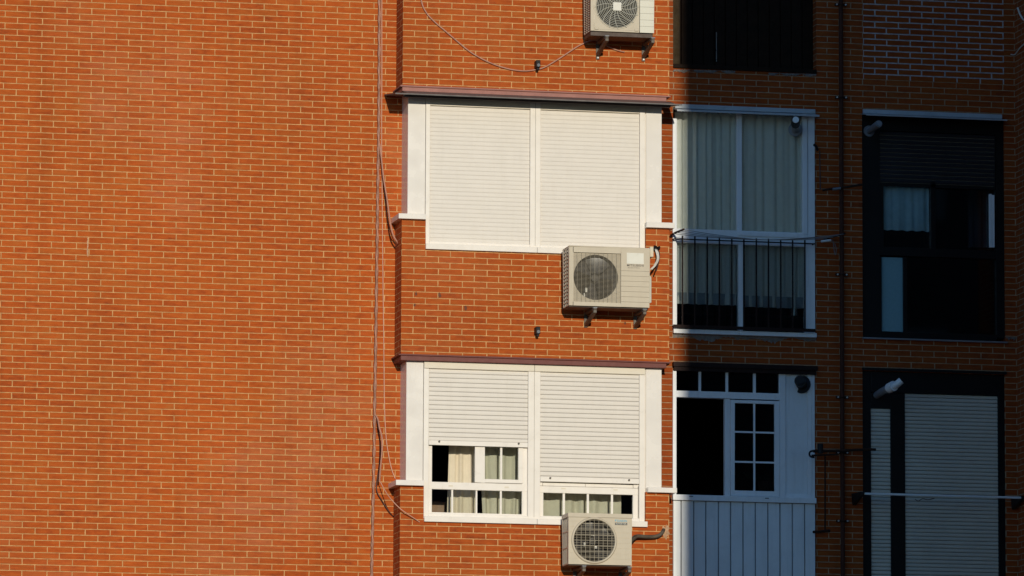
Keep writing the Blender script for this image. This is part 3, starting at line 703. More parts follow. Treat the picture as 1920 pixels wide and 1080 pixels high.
# plant inside
pp = at(1436, 905, W+0.25); mb = MB()
for i in range(36):
    a = random.uniform(-1.2, 1.2); l = random.uniform(0.08, 0.26); c = pp+Vector((random.uniform(-0.10, 0.10), random.uniform(-0.03, 0.1), 0))
    tip = c+Vector((math.sin(a)*l, random.uniform(-0.05, 0.05), math.cos(a)*l)); n_ = Vector((math.cos(a), 0, -math.sin(a)))*0.014; mid = (c+tip)/2
    mb.add([c, mid+n_, tip, mid-n_], [(0, 1, 2, 3)])
pt = mb.build('foliage', MT['leaf'], None, loc=pp); pt.name = 'house_plant'; tag(pt, 'small leafy house plant behind the lowest panes of the white sliding sash', 'plant')
mb = MB(); mb.cyl((pp.x, pp.y, pp.z-0.16), (pp.x, pp.y, pp.z+0.01), 0.06, 20, 0.085); mb.build('pot', MT['stand'], pt)
st_ = MB(); st_.box(OD[0]+0.05, OD[1]-0.05, W+0.12, W+0.5, pp.z-0.2, pp.z-0.16); st_.build('inner_ledge', MT['room'], win_d)

# --- dark boarded opening at the top
mb = MB(); n = 13
for i in range(n):
    x0 = OG[0]+(OG[1]-OG[0])*i/n; x1 = OG[0]+(OG[1]-OG[0])*(i+1)/n
    mb.box(x0+0.004, x1-0.004, W+0.12+random.uniform(0, 0.004), W+0.16, OG[2]+0.045, OG[3])
win_g = mb.build('window', MT['wood'], B, bevel=0.003); win_g['label'] = 'dark wooden boarded opening in the shade at the top'
mb = MB(); mb.box(OG[0], OG[1], W-0.02, W+0.12, OG[2]+0.0005, OG[2]+0.042); mb.build('sill', MT['wood'], win_g, bevel=0.004)
mb = MB(); mb.box(OG[0]+0.001, OG[0]+0.075, W+0.02, W+0.12, OG[2]+0.043, OG[3]); mb.build('jamb', MT['jambwood'], win_g)
bx('handle', MT['tin'], win_g, X(1347.6, 90, W), X(1348.6, 90, W), W+0.10, W+0.119, Z(1348, 112, W), Z(1348, 57, W))

# --- dark window with half lowered dark shutter
xe = lambda a: X(a, 430, YR); YE = W+0.03
ze = lambda a, b: Z(a, b, YE)
E0, E1, E2, E3 = OE
mb = MB()
mb.box(E0+0.001, xe(1652), YE, YE+0.08, E2+0.04, E3-0.001); mb.box(xe(1870), E1-0.001, YE, YE+0.08, E2+0.04, E3-0.001)
mb.box(xe(1652), xe(1870), YE, YE+0.08, ze(1760, 249), E3-0.001); mb.box(xe(1652), xe(1870), YE, YE+0.08, E2+0.001, E2+0.075)
mb.box(xe(1652), xe(1870), YE+0.005, YE+0.08, ze(1760, 482), ze(1760, 466)); mb.box(xe(1748), xe(1757), YE+0.005, YE+0.08, ze(1750, 466), ze(1750, 340))
mb.box(xe(1652), xe(1659.5), YE+0.006, YE+0.08, ze(1655, 466), ze(1655, 345)); mb.box(xe(1695.5), xe(1703), YE+0.005, YE+0.08, E2+0.075, ze(1700, 482))
mb.box(E0+0.001, xe(1652), YE-0.005, YE+0.08, E2+0.001, E2+0.04)
win_e = mb.build('window', MT['blackframe'], B, bevel=0.003); win_e['label'] = 'black framed window with a half lowered dark shutter'
mb = MB(); slats(mb, xe(1653), xe(1869), ze(1760, 249.5), ze(1760, 346), YE+0.02, 0.0445, 0.013, 0.12)
mb.build('roller_shutter', [MT['darkslat'], MT['gap']], win_e)
bx('bottom_bar', MT['blackframe'], win_e, xe(1653), xe(1869), YE+0.005, YE+0.03, ze(1760, 352), ze(1760, 346))
bx('pane', MT['glass'], win_e, xe(1659.5), xe(1748), YE+0.05, YE+0.053, ze(1700, 466), ze(1700, 345))
bx('pane', MT['darkglass'], win_e, xe(1757), xe(1870), YE+0.05, YE+0.053, ze(1810, 466), ze(1810, 345))
bx('pane', MT['darkglass'], win_e, xe(1703), xe(1870), YE+0.05, YE+0.053, E2+0.075, ze(1790, 482))
bx('frosted_pane', MT['frosted'], win_e, xe(1655), xe(1695.5), YE+0.03, YE+0.04, E2+0.075, ze(1675, 482))
bx('frosted_pane_edge', MT['blackframe'], win_e, xe(1652), xe(1655), YE+0.004, YE+0.06, E2+0.075, ze(1675, 482))
mb = MB(); mb.box(xe(1857.6), xe(1861.8), YE-0.012, YE+0.03, ze(1860, 464), ze(1860, 364)); mb.box(xe(1862.3), xe(1866.6), YE-0.012, YE+0.03, ze(1864, 464), ze(1864, 366))
mb.build('sash_edge', MT['shadewhite'], win_e, bevel=0.002)
cap(1624.3, 1888.7, 214.7, 223, win_e, MT['capgrey'], 0.18, 2.6)
mb = MB(); mb.box(E0-0.005, E1+0.01, W-0.03, W+0.03, E2-0.014, E2+0.0005); mb.build('sill', MT['greyplastic'], win_e)
curtain('blue tinged net curtain in the upper left pane of the black framed window', MT['voileblue'], 1657, 1750, 340, 432.5, W+0.135, 0.014, 5, 41, wave=0.004)
curtain('barely visible dark curtain in the upper right pane of the black framed window', MT['hem'], 1815, 1856, 350, 464, W+0.55, 0.02, 3, 43)

# --- dark window with two pale shutters
xf_ = lambda a: X(a, 900, YE)
F0, F1, F2, F3 = OF
mb = MB()
zf = lambda a, b: Z(a, b, YE)
mb.box(F0+0.001, xf_(1633), YE-0.01, YE+0.08, F2, F3-0.001); mb.box(xf_(1670), xf_(1697), YE-0.01, YE+0.08, F2, zf(1684, 738)); mb.box(xf_(1871.5), F1-0.001, YE-0.01, YE+0.08, F2, F3-0.001)
mb.box(xf_(1633), xf_(1670), YE-0.008, YE+0.08, zf(1651, 766), zf(1651, 738))
mb.box(xf_(1633), xf_(1871.5), YE-0.016, YE+0.08, zf(1752, 739), F3-0.001)
win_f = mb.build('window', MT['blackframe'], B, bevel=0.004); win_f['label'] = 'black framed window closed by one narrow and one wide pale shutter'
for a, b, c, m_ in ((1633, 1670, 766, 'greyslat'), (1697, 1871.5, 740, 'greyslat')):
    mb = MB(); slats(mb, xf_(a)+0.002, xf_(b)-0.002, zf((a+b)/2, c), F2, YE+0.014, 0.0395, 0.012, 0.10); mb.build('roller_shutter', [MT[m_], MT['gap']], win_f)
mb = MB(); mb.box(F0-0.005, F1+0.01, W-0.03, W-0.002, F3+0.004, F3+0.03); mb.build('window_moulding', MT['blackframe'], B)

# smeared mortar below two sills
def smear(xa, xb, ya, yb, Y, seed, mat, thick=0.010):
    rr = random.Random(seed); n = 90; up = []; dn = []
    for i in range(n+1):
        a = xa+(xb-xa)*i/n; d = (yb-ya)*(0.55+0.45*math.sin(i*0.23+seed)*math.sin(i*0.071)); sl_ = 0.022*(a-xa)
        up.append(at(a, ya+sl_+rr.uniform(-0.5, 0.5), Y)); dn.append(at(a, ya+sl_+d*rr.uniform(0.55, 1.0), Y))
    vs = []
    for i in range(n+1):
        t = rr.uniform(0.5, 1.0)*thick; vs += [(up[i].x, Y, up[i].z), (up[i].x, Y-t, up[i].z), (dn[i].x, Y-t*0.7, dn[i].z), (dn[i].x, Y, dn[i].z)]
    fs = []
    for i in range(n): fs += [(4*i+k, 4*i+k+1, 4*i+k+5, 4*i+k+4) for k in range(3)]
    return MB().add(vs, fs).build('mortar_smear', mat, B)
smear(1262, 1530, 627, 642, W-0.001, 3, MT['plaster']); smear(1262, 1378, 130.5, 138, W-0.001, 5, MT['plaster'], 0.016); smear(1440, 1530, 137, 144, W-0.001, 6, MT['plaster'], 0.016)
smear(1886, 1908, 632, 640, W-0.001, 9, MT['plaster'])

# ------------------------------------------------------------------ air conditioners
def arms(ac, pts, Yfront, zb, mat, kind):
    for px in pts:
        xx = X(px, 600, -0.2); hw = 0.017
        mb = MB()
        # tapered channel arm: deep at the wall, shallow at the front
        mb.hexa([(xx-hw,Yfront,zb-0.060),(xx+hw,Yfront,zb-0.060),(xx+hw,-0.012,zb-0.150),(xx-hw,-0.012,zb-0.150),(xx-hw,Yfront,zb-0.030),(xx+hw,Yfront,zb-0.030),(xx+hw,-0.012,zb-0.115),(xx-hw,-0.012,zb-0.115)])
        mb.box(xx-hw, xx+hw, Yfront, -0.012, zb-0.028, zb-0.004)
        mb.box(xx-0.018, xx+0.018, -0.012, -0.0005, zb-(0.18 if kind == 1 else 0.158), zb-0.02)
        br_ = mb.build('bracket', mat, ac, bevel=0.003)
        if kind == 1:
            MB().cyl((xx, -0.012, zb-0.163), (xx, -0.022, zb-0.163), 0.008, 10).build('bolt', MT['bolt' if kind == 1 else 'bracket'], br_)
        mb = MB(); mb.cyl((xx, Yfront+0.05, zb-0.03), (xx, Yfront+0.05, zb+0.0), 0.018, 12); mb.box(xx-0.02, xx+0.02, Yfront-0.008, Yfront+0.03, zb-0.012, zb-0.004); mb.build('rubber_foot', MT['greyplastic'], br_)
def fan(ac, cx, cz, r, Y, mat, nb=3, rot=0.4):
    mb = MB()
    for k in range(nb):
        a0 = rot+2*math.pi*k/nb; vs = []
        for j in range(9):
            t = j/8; ang = a0+t*1.35
            for rr, dy in ((r*0.22, 0.03), (r*0.62, 0.035), (r*0.95*(1-0.10*abs(t-0.5)), 0.03)):
                vs.append((cx+rr*math.cos(ang), Y+dy*(t*1.6-0.8), cz+rr*math.sin(ang)))
        mb.add(vs, [(3*j+i, 3*j+i+1, 3*j+i+4, 3*j+i+3) for j in range(8) for i in range(2)], True)
    mb.cyl((cx, Y-0.015, cz), (cx, Y+0.05, cz), r*0.17, 24)
    return mb.build('fan', mat, ac)
def ac_unit(label, px, Yfr, depth, cpx, rpx, kind, armpx, mat, group='outdoor air conditioners on the brick bay'):
    (fx0, fx1), (ytl, ytr), (ybl, ybr) = px
    ym = (ytl+ybl)/2
    x0, x1 = X(fx0, ym, Yfr), X(fx1, ym, Yfr)
    zt, zb = (Z(fx0, ytl, Yfr)+Z(fx1, ytr, Yfr))/2, (Z(fx0, ybl, Yfr)+Z(fx1, ybr, Yfr))/2
    Yb = Yfr+depth
    ac = empty('air_conditioner', ((x0+x1)/2, Yb, zb)); tag(ac, label, 'air conditioner', group)
    c = at(*cpx, Yfr); cx, cz, r = c.x, c.z, rpx/182.0
    T = 0.012
    # left part of the face with the fan opening; casing shell
    xs = x0+(x1-x0)*(0.64 if kind == 2 else 0.77 if kind == 1 else 1.0)
    mb = MB(); mb.box(x0, x1, Yfr+0.004, Yb, zt-T, zt); mb.box(x0, x0+0.045, Yfr+0.004, Yfr+0.05, zb, zt-T); mb.box(x1-T, x1, Yfr+0.004, Yb, zb, zt-T); mb.box(x0+0.02, x1-T, Yb-T, Yb, zb, zt-T)
    mb.box(x0, x0+0.03, Yb-0.03, Yb, zb, zt-T)
    mb.build('casing', mat, ac, bevel=0.006)
    mb = MB(); mb.box(x0+0.006, x1-0.006, Yfr+0.03, Yb-0.005, zb-(0.045 if kind == 1 else 0.012), zb-0.001); mb.build('base_pan', MT['acbase'], ac, bevel=0.004)
    # side coil behind a plastic lattice
    bx('condenser_coil', MT['coil'], ac, x0+0.02, x0+0.04, Yfr+0.051, Yb-0.031, zb+0.01, zt-T-0.01)
    mb = MB(); n = {1: 22, 2: 16, 3: 3}[kind]
    for i in range(n+1):
        z = zb+(zt-T-zb-0.012)*i/n; mb.box(x0, x0+0.012, Yfr+0.05, Yb-0.03, z, z+(0.008 if kind != 3 else 0.012))
    for j in range(1, {1: 3, 2: 3, 3: 5}[kind]):
        y = Yfr+0.05+(depth-0.08)*j/{1: 3, 2: 3, 3: 5}[kind]; mb.box(x0+0.001, x0+0.011, y-0.006, y+0.006, zb+0.001, zt-T-0.001)
    mb.build('coil_guard', mat, ac)
    # front
    if kind == 2:
        rx0, rx1 = X(1074, 520, Yfr), X(1164.3, 520, Yfr); rz1, rz0 = (Z(1074, 472.5, Yfr)+Z(1164, 476, Yfr))/2, (Z(1074, 565, Yfr)+Z(1164, 568.5, Yfr))/2
        mb = MB(); mb.box(x0+0.045, rx0, Yfr, Yfr+T, zb, zt-T-0.002); mb.box(rx1, xs, Yfr, Yfr+T, zb, zt-T-0.002); mb.box(rx0, rx1, Yfr, Yfr+T, rz1, zt-T-0.002); mb.box(rx0, rx1, Yfr, Yfr+T, zb, rz0)
        mb.box(x0, x0+0.045, Yfr, Yfr+0.004, zb, zt-T-0.002)
        mb.build('front_panel', mat, ac, bevel=0.003)
        mb = MB(); mb.plate_hole(rx0, rx1, rz0, rz1, Yfr+0.022, cx, cz, r, 64, 0.10); mb.build('fan_shroud', mat, ac)
        mb = MB()
        n = 40
        for i in range(1, n): z = rz0+(rz1-rz0)*i/n; mb.box(rx0, rx1, Yfr+0.003, Yfr+0.0062, z-0.0011, z+0.0011)
        for i in range(1, 11): x = rx0+(rx1-rx0)*i/11; mb.box(x-0.0010, x+0.0010, Yfr-0.0005, Yfr+0.0029, rz0, rz1)
        mb.build('fan_grille', MT['acwire'], ac)
    elif kind == 1:
        rx0, rx1 = X(1113.5, 30, Yfr), xs; rz0 = zb+0.02; rz1 = zt-0.03
        mb = MB(); mb.box(x0, rx0, Yfr, Yfr+0.03, zb, zt-T-0.002); mb.box(rx0, xs, Yfr+0.006, Yfr+T, zb, rz0); mb.box(rx0, xs, Yfr+0.006, Yfr+T, rz1, zt-T-0.002)
        mb.build('front_panel', mat, ac, bevel=0.004)
        mb = MB(); mb.plate_hole(rx0, rx1, rz0, rz1, Yfr+0.006, cx, cz, r, 64, 0.11); mb.build('fan_shroud', mat, ac)
        mb = MB()
        for i in range(11):
            rr = r*(0.27+0.78*i/10)
            mb.tube([(cx+rr*math.cos(2*math.pi*j/40), Yfr-0.004+0.006*(rr/r), cz+rr*math.sin(2*math.pi*j/40)) for j in range(41)], 0.0023, 4, False)
        for k in range(16):
            a = 2*math.pi*k/16; mb.tube([(cx+r*(0.2+0.87*t/5)*math.cos(a+0.45*t/5), Yfr-0.006, cz+r*(0.2+0.87*t/5)*math.sin(a+0.45*t/5)) for t in range(6)], 0.0024, 4, False)
        mb.build('fan_grille', MT['acpale'], ac)
        hb = 0.044; bx('grille_hub', MT['sticker'], ac, cx-hb, cx+hb, Yfr-0.014, Yfr-0.002, cz-hb, cz+hb, 0.018)
        bx('grille_clip', mat, ac, rx0+0.01, rx0+0.05, Yfr-0.004, Yfr+0.004, rz0-0.006, rz0+0.02, 0.003); bx('grille_clip', mat, ac, xs-0.05, xs-0.012, Yfr-0.004, Yfr+0.004, rz0-0.006, rz0+0.022, 0.003)
    else:
        mb = MB(); mb.plate_hole(x0, x1, zb, zt-0.04, Yfr, cx, cz, r, 72, 0.10); mb.box(x0-0.006, x1+0.006, Yfr-0.008, Yb, zt-0.038, zt+0.002)
        fpm = mb
        mb = MB()
        n = 72; vs = []
        for j in range(n):
            a = 2*math.pi*j/n
            for rr, y in ((r*0.995, Yfr+0.001), (r*1.0, Yfr-0.016), (r*1.05, Yfr-0.020), (r*1.10, Yfr-0.012), (r*1.115, Yfr+0.001)): vs.append((cx+rr*math.cos(a), y, cz+rr*math.sin(a)))
        mb.add(vs, [(5*j+i, 5*j+i+1, 5*((j+1)%n)+i+1, 5*((j+1)%n)+i) for j in range(n) for i in range(4)], True); mb.build('bezel', mat, ac)
        mb = MB()
        def chord(t): return math.sqrt(max(r*r-t*t, 0))
        for i in range(-8, 9):
            t = i*r/8.5; L_ = chord(t)
            if L_ > 0.02: mb.box(cx-L_, cx+L_, Yfr-0.006, Yfr-0.003, cz+t-0.0010, cz+t+0.0010)
        for i in range(-4, 5):
            t = i*r/4.7; L_ = chord(t); mb.box(cx+t-0.0019, cx+t+0.0019, Yfr-0.010, Yfr-0.0065, cz-L_, cz+L_)
            if abs(i) < 4: t = i*r/3.8; L_ = chord(t); mb.box(cx-L_, cx+L_, Yfr-0.0145, Yfr-0.0105, cz+t-0.0023, cz+t+0.0023)
        mb.build('fan_grille', MT['acwire'], ac)
        mb = fpm      # pressed ribs belong to the panel
        for i in range(8):
            z = zb+0.06+(zt-zb-0.14)*i/7
            if abs(z-cz) < r*1.12: L_ = math.sqrt((r*1.13)**2-(z-cz)**2)
            else: L_ = 0
            if L_: 
                if cx-L_-0.01 > x0+0.02: mb.box(x0+0.015, cx-L_-0.004, Yfr-0.0025, Yfr-0.0005, z, z+0.003)
                mb.box(cx+L_+0.004, x1-0.02, Yfr-0.0025, Yfr-0.0005, z, z+0.003)
            else: mb.box(x0+0.02, x1-0.02, Yfr-0.0025, Yfr-0.0005, z, z+0.003)
        mb.build('front_panel', mat, ac)
    # service panel with grooves
    if kind in (1, 2):
        mb = MB(); n = 7 if kind == 2 else 5; ztp = zt-T-0.003; hz = (ztp-zb)
        cuts = [ztp]+[zb+hz*(0.62 if kind == 2 else 0.62)*(1-i/n) for i in range(n)]+[zb]
        for a, b in zip(cuts[:-1], cuts[1:]): mb.box(xs+0.004, x1-0.001, Yfr-0.001, Yfr+T, b+0.0006, a-0.0006)
        mb.build('service_panel', mat if kind == 2 else MT['acpale'], ac, bevel=0.0015); bx('panel_backing', MT['gap'], ac, xs+0.006, x1-0.012, Yfr+T, Yfr+T+0.004, zb+0.004, ztp)
    # chamber and fan
    mb = MB(); mb.box(x0+0.05, x1-0.03, Yfr+0.125, Yb-T-0.002, zb+0.01, zt-T-0.01); mb.build('fan_chamber', MT['acdark'], ac)
    fan(ac, cx, cz, r*0.97, Yfr+0.075, MT['fan'], 3, {1: 0.2, 2: 0.7, 3: 1.6}[kind])
    # valve cover on the right flank
    vz0, vz1 = zb+0.02*(kind == 2)+0.03, zb+(0.36 if kind == 2 else 0.20)
    mb = MB(); vw = 0.050 if kind == 2 else 0.026
    mb.hexa([(x1,Yfr+0.10,vz0),(x1+vw,Yfr+0.12,vz0+0.02),(x1+vw,Yb-0.03,vz0+0.02),(x1,Yb-0.02,vz0),(x1,Yfr+0.10,vz1),(x1+vw,Yfr+0.12,vz1-0.03),(x1+vw,Yb-0.03,vz1-0.03),(x1,Yb-0.02,vz1)])
    mb.build('valve_cover', MT['acpale'], ac, bevel=0.006)
    arms(ac, armpx, Yfr-0.02, zb-0.042 if kind == 1 else zb-0.010, MT['bracket'], kind)
    return ac, x0, x1, zb, zt, Yb
ac1, *_a1 = ac_unit('air conditioner with a round spiral grille and square hub, the topmost on the bay', ((1107.5, 1226.5), (-43, -38), (57.5, 62.3)), -0.40, 0.30, (1157, 12.5), 39, 1, (1128, 1214.5), MT['acbeige'])
ac2, *_a2 = ac_unit('widest beige air conditioner with a square wire grille, under the closed shutters', ((1067, 1218), (459, 465.5), (572.5, 577)), -0.40, 0.27, (1118, 519.5), 41.5, 2, (1106.5, 1199.5), MT['acbeige'])
ac3, *_a3 = ac_unit('smallest beige air conditioner with a round black grille, before the lower sill', ((1066, 1184.3), (961.5, 965), (1057, 1060.8)), -0.40, 0.28, (1114, 1013.5), 38.3, 3, (1087, 1172), MT['acbeige'])
# plates and lettering
x0, x1, zb, zt, Yb = _a2; Yq = -0.40
a, b = at(1175, 494.5, Yq), at(1207, 475, Yq)
bx('name_plate', MT['sticker'], ac2, a.x, b.x, Yq-0.004, Yq-0.001, a.z, b.z, 0.001)
a, b = at(1175.5, 499.6, Yq), at(1206.8, 494.8, Yq)
text('lettering', 'MITSUBISHI', MT['inkgrey'], ac2, a.x, Yq-0.0025, a.z+0.002, b.x-a.x, 0.022, bold=0.012)
text('lettering', 'ELECTRIC', MT['inkgrey'], ac2, a.x+0.01, Yq-0.0025, a.z-0.016, (b.x-a.x)*0.72, 0.009)
a, b = at(1153, 984.2, Yq), at(1176, 974.5, Yq); hz = (b.z-a.z)
text('lettering', 'DAIKIN', MT['inkblue'], ac3, a.x+0.022, Yq-0.0035, a.z+hz*0.55, (b.x-a.x)-0.026, hz*0.42, bold=0.01)
mb = MB(); mb.add([(a.x+0.001, Yq-0.0035, a.z+hz*0.55), (a.x+0.017, Yq-0.0035, a.z+hz*0.97), (a.x+0.001, Yq-0.0035, a.z+hz*0.97)], [(0, 1, 2)]); mb.build('emblem', MT['inkblue'], ac3)
bx('badge_strip', MT['inkblack'], ac3, a.x, b.x, Yq-0.003, Yq-0.001, a.z, a.z+hz*0.40)
text('lettering', 'INVERTER', MT['inkpale'], ac3, a.x+0.008, Yq-0.0035, a.z+hz*0.08, (b.x-a.x)-0.016, hz*0.24)
# hoses and wires of the units
def P(px, py, Y): return at(px, py, Y)
h3 = bez([P(1181, 1016, -0.16), P(1188, 1010, -0.13), P(1195, 1005.5, -0.09), P(1212, 1006.5, -0.06), P(1229, 1006, -0.05), P(1238, 1002.5, -0.05), P(1242.5, 997, -0.035), P(1245, 991.5, 0.03)])
MB().tube(h3, 0.019, 10).build('hose', MT['insul'], ac3)
MB().tube(bez([P(1183, 1010, -0.2), P(1189, 1004.5, -0.16), P(1195, 1004, -0.1)]), 0.006, 8).build('pipe', MT['bracket'], ac3)
mb = MB()
rr = random.Random(4)
for i in range(7):
    o_ = [rr.uniform(-2.2, 2.2) for _ in range(4)]
    mb.tube(bez([P(1229+o_[0]*0.5, 466, -0.02), P(1233+o_[0], 476, -0.06), P(1233.5+o_[1], 487, -0.12), P(1228+o_[2], 497, -0.2), P(1221+o_[3], 505, -0.24)]), 0.0055, 6)
mb.cur = 1
mb.tube(bez([P(1233, 467, 0.02), P(1236, 477, -0.03), P(1234, 494, -0.10), P(1230, 508, -0.18)]), 0.008, 6)
mb.build('hose', [MT['whitecable'], MT['darkcable']], ac2)
a, b = at(1218.3, 482, -0.3), at(1224.5, 463.5, -0.3); bx('terminal_box', MT['curtainwarm'], ac2, a.x, b.x, -0.32, -0.12, a.z, b.z, 0.004)
mb = MB(); c = at(1230, 467, 0.0)
for i in range(9): mb.cyl((c.x+rr.uniform(-0.045, 0.045), 0.0, c.z+rr.uniform(-0.03, 0.03)), (c.x+rr.uniform(-0.04, 0.04), -0.02-rr.random()*0.02, c.z+rr.uniform(-0.03, 0.03)), 0.013, 7, 0.006)
hole2 = mb.build('pipe_sleeve', MT['blackplastic'], ac2)
def glint(ac, px, py, w_, h_):  # pale pieces stand in for sun glare on the motor behind the grille
    c = at(px, py, -0.34); bx('motor_label_glare', MT['sticker'], ac, c.x-w_/364, c.x+w_/364, -0.345, -0.335, c.z-h_/364, c.z+h_/364, 0.001)
glint(ac2, 1099, 544, 4, 8); glint(ac2, 1095.5, 553, 2, 7); glint(ac3, 1096, 1021, 3, 8); glint(ac3, 1117, 1026, 4, 5); glint(ac3, 1112, 1004, 6, 2)
# pale streak on the big wall
mb = MB(); rs = random.Random(12); pv = None; vv = []
for i in range(12):
    c = at(164.5+rs.uniform(-0.6, 0.6), 446+i*3.2, W); hw = rs.uniform(0.002, 0.008)
    vv += [(c.x-hw, W-0.0015, c.z), (c.x+hw, W-0.0015, c.z)]
mb.add(vv, [(2*i, 2*i+1, 2*i+3, 2*i+2) for i in range(11)]); mb.build('paint_drip', MT['patch'], B)
# filler patch round the lower hose
mb = MB(); c = at(1248, 998, 0); n = 26; ring = []
for j in range(n):
    t = 2*math.pi*j/n; q = rr.uniform(0.6, 1.1); ring.append((c.x+0.045*q*math.cos(t), -0.001, c.z+0.075*q*math.sin(t)))
mb.add(ring+[(c.x, -0.014, c.z)], [(j, (j+1) % n, n) for j in range(n)]); mb.build('mortar_patch', MT['patch'], B)

for (px, py, w_) in ((780, 551, 4), (824, 553.5, 5), (873, 577, 5), (777.5, 572, 3), (1172, 606, 3)):
    c = at(px, py, 0); n = 14; ring = []
    for j in range(n):
        t = 2*math.pi*j/n; q = rr.uniform(0.7, 1.15)*w_/182; ring.append((c.x+0.6*q*math.cos(t), -0.0012, c.z+q*math.sin(t)))
    MB().add(ring+[(c.x, -0.003, c.z)], [(j, (j+1) % n, n) for j in range(n)]).build('brick_chip', MT['chip'], B)
# ------------------------------------------------------------------ cables on the sunlit wall
def cable(name, label, pts, r, mat, group=None, n=8, seg=8):
    o = MB().tube(bez(pts, seg), r, n).build(name, mat); tag(o, label, 'cable', group or 'cables fixed to the brick walls'); return o
YK = W-0.035
# taped riser: twisted bundle made of three strands in one mesh
ctl = [(711.8, -160), (711.6, 0), (711, 130), (710.2, 250), (708.2, 370), (707, 480), (705, 620), (702.8, 760), (701, 880), (698.6, 1000), (697, 1085), (695, 1240)]
base = bez([P(a, b, YK) for a, b in ctl], 30); mb = MB()
L = len(base)
mb.tube(base, 0.0125, 8)
for k in range(2):
    mb.tube([p_+Vector((math.cos(i*0.42+k*math.pi)*0.009, math.sin(i*0.42+k*math.pi)*0.009, 0)) for i, p_ in enumerate(base)], 0.008, 6); mb.cur = 1-k
riser = mb.build('riser_cable', [MT['riser'], MT['pinkcable']]); tag(riser, 'thick taped mauve cable bundle running down the wall left of the bay', 'cable', 'cables fixed to the brick walls')
cable('thin_cable', 'thin pale cable hanging straight beside the thick mauve cable bundle', [P(a, b, W-0.012) for a, b in [(717, -160), (716, 0), (716, 130), (715.6, 250), (716.6, 370), (717.6, 480), (719.3, 620), (721, 760), (724, 820), (729, 855), (734.5, 880), (741, 897.5)]], 0.0048, MT['palecable'])
cable('branch_cable', 'mauve cable leaving the thick bundle above the upper left ledge', [P(712, 270, YK-0.01), P(715.5, 300, YK-0.03), P(719.5, 335, YK-0.06), P(726, 375, YK-0.10), P(731.5, 415, YK-0.15), P(737, 440, YK-0.17), P(745, 455, YK-0.16), P(741.5, 462, W-0.02)], 0.008, MT['pinkcable'])
cable('branch_cable', 'dark cable beside the mauve one above the upper left ledge', [P(713, 276, YK-0.008), P(716, 312, YK-0.02), P(719, 335, YK-0.02), P(723.5, 375, YK-0.035), P(728, 415, YK-0.05), P(734, 440, YK-0.05), P(741, 457, W-0.01)], 0.005, MT['darkcable'])
cable('loose_cable', 'loose mauve cable bowing out beside the lower left ledge', [P(704, 778, YK-0.02), P(708.5, 786, YK-0.05), P(711, 800, YK-0.10), P(716.3, 822, YK-0.14), P(716, 850, YK-0.15), P(713.5, 875, YK-0.13), P(711.5, 903, YK-0.10)], 0.0085, MT['pinkcable'])
cable('loose_cable', 'thin pale cable slanting across the brick below the lower left ledge', [P(713.5, 904, YK-0.10), P(722, 920, YK-0.18), P(735, 938, -0.02), P(752, 955, -0.06), P(770, 967.5, -0.045), P(787, 979, -0.006)], 0.0045, MT['palecable'])
cable('loose_cable', 'thin dark line close to the wall behind the loose mauve cable', [P(705, 778, YK), P(708, 792, YK), P(712.5, 828, YK), P(711.5, 868, YK), P(706.5, 905, YK), P(707, 922, YK), P(716, 938, YK), P(728, 957, YK), P(737.5, 969, W-0.01)], 0.005, MT['darkcable'])  # thin dark tube following the wall beside the loose strands
cable('slack_cable', 'slack mauve cable looping across the brick to the topmost air conditioner', [P(a, b, -0.016) for a, b in [(783, -60), (790, 0), (799, 23), (815, 41), (835, 58), (857, 77), (880, 96), (905, 111), (930, 122), (955, 129.5), (980, 133), (1000, 131.5), (1020, 126.5), (1042, 114), (1062, 101), (1085, 86), (1104, 77.5), (1115, 75)]], 0.0075, MT['pinkcable'])
cable('slack_cable', 'short mauve cable end drooping below the topmost air conditioner', [P(a, b, -0.016) for a, b in [(1112, 74), (1127, 79.5), (1138, 86), (1150, 91.5), (1162, 95.5), (1171, 97.5)]], 0.0068, MT['pinkcable'])
# drain spouts
def spout(px, py, label):
    c = P(px, py, 0); mb = MB(); mb.box(c.x-0.022, c.x+0.022, -0.10, 0.0, c.z-0.045, c.z+0.03); mb.box(c.x-0.013, c.x+0.013, -0.09, -0.02, c.z-0.070, c.z-0.045)
    o = mb.build('drain_spout', MT['blackplastic'], loc=(c.x, 0, c.z), bevel=0.006)
    mb = MB(); mb.cyl((c.x, -0.1, c.z-0.02), (c.x, -0.112, c.z-0.024), 0.016, 14); mb.build('nozzle', MT['greyplastic'], o)
    return tag(o, label, 'drain spout', 'black drain spouts in the brick bay')
s1_ = spout(1005.5, 121, 'small black drain spout just above the slack cable')
s2_ = s1_.copy(); COL.objects.link(s2_); s2_['label'] = 'small black drain spout below the widest air conditioner'
c = P(1005.3, 620, 0); s2_.location = (c.x, 0, c.z)
for ch in list(s1_.children): d = ch.copy(); COL.objects.link(d); d.parent = s2_

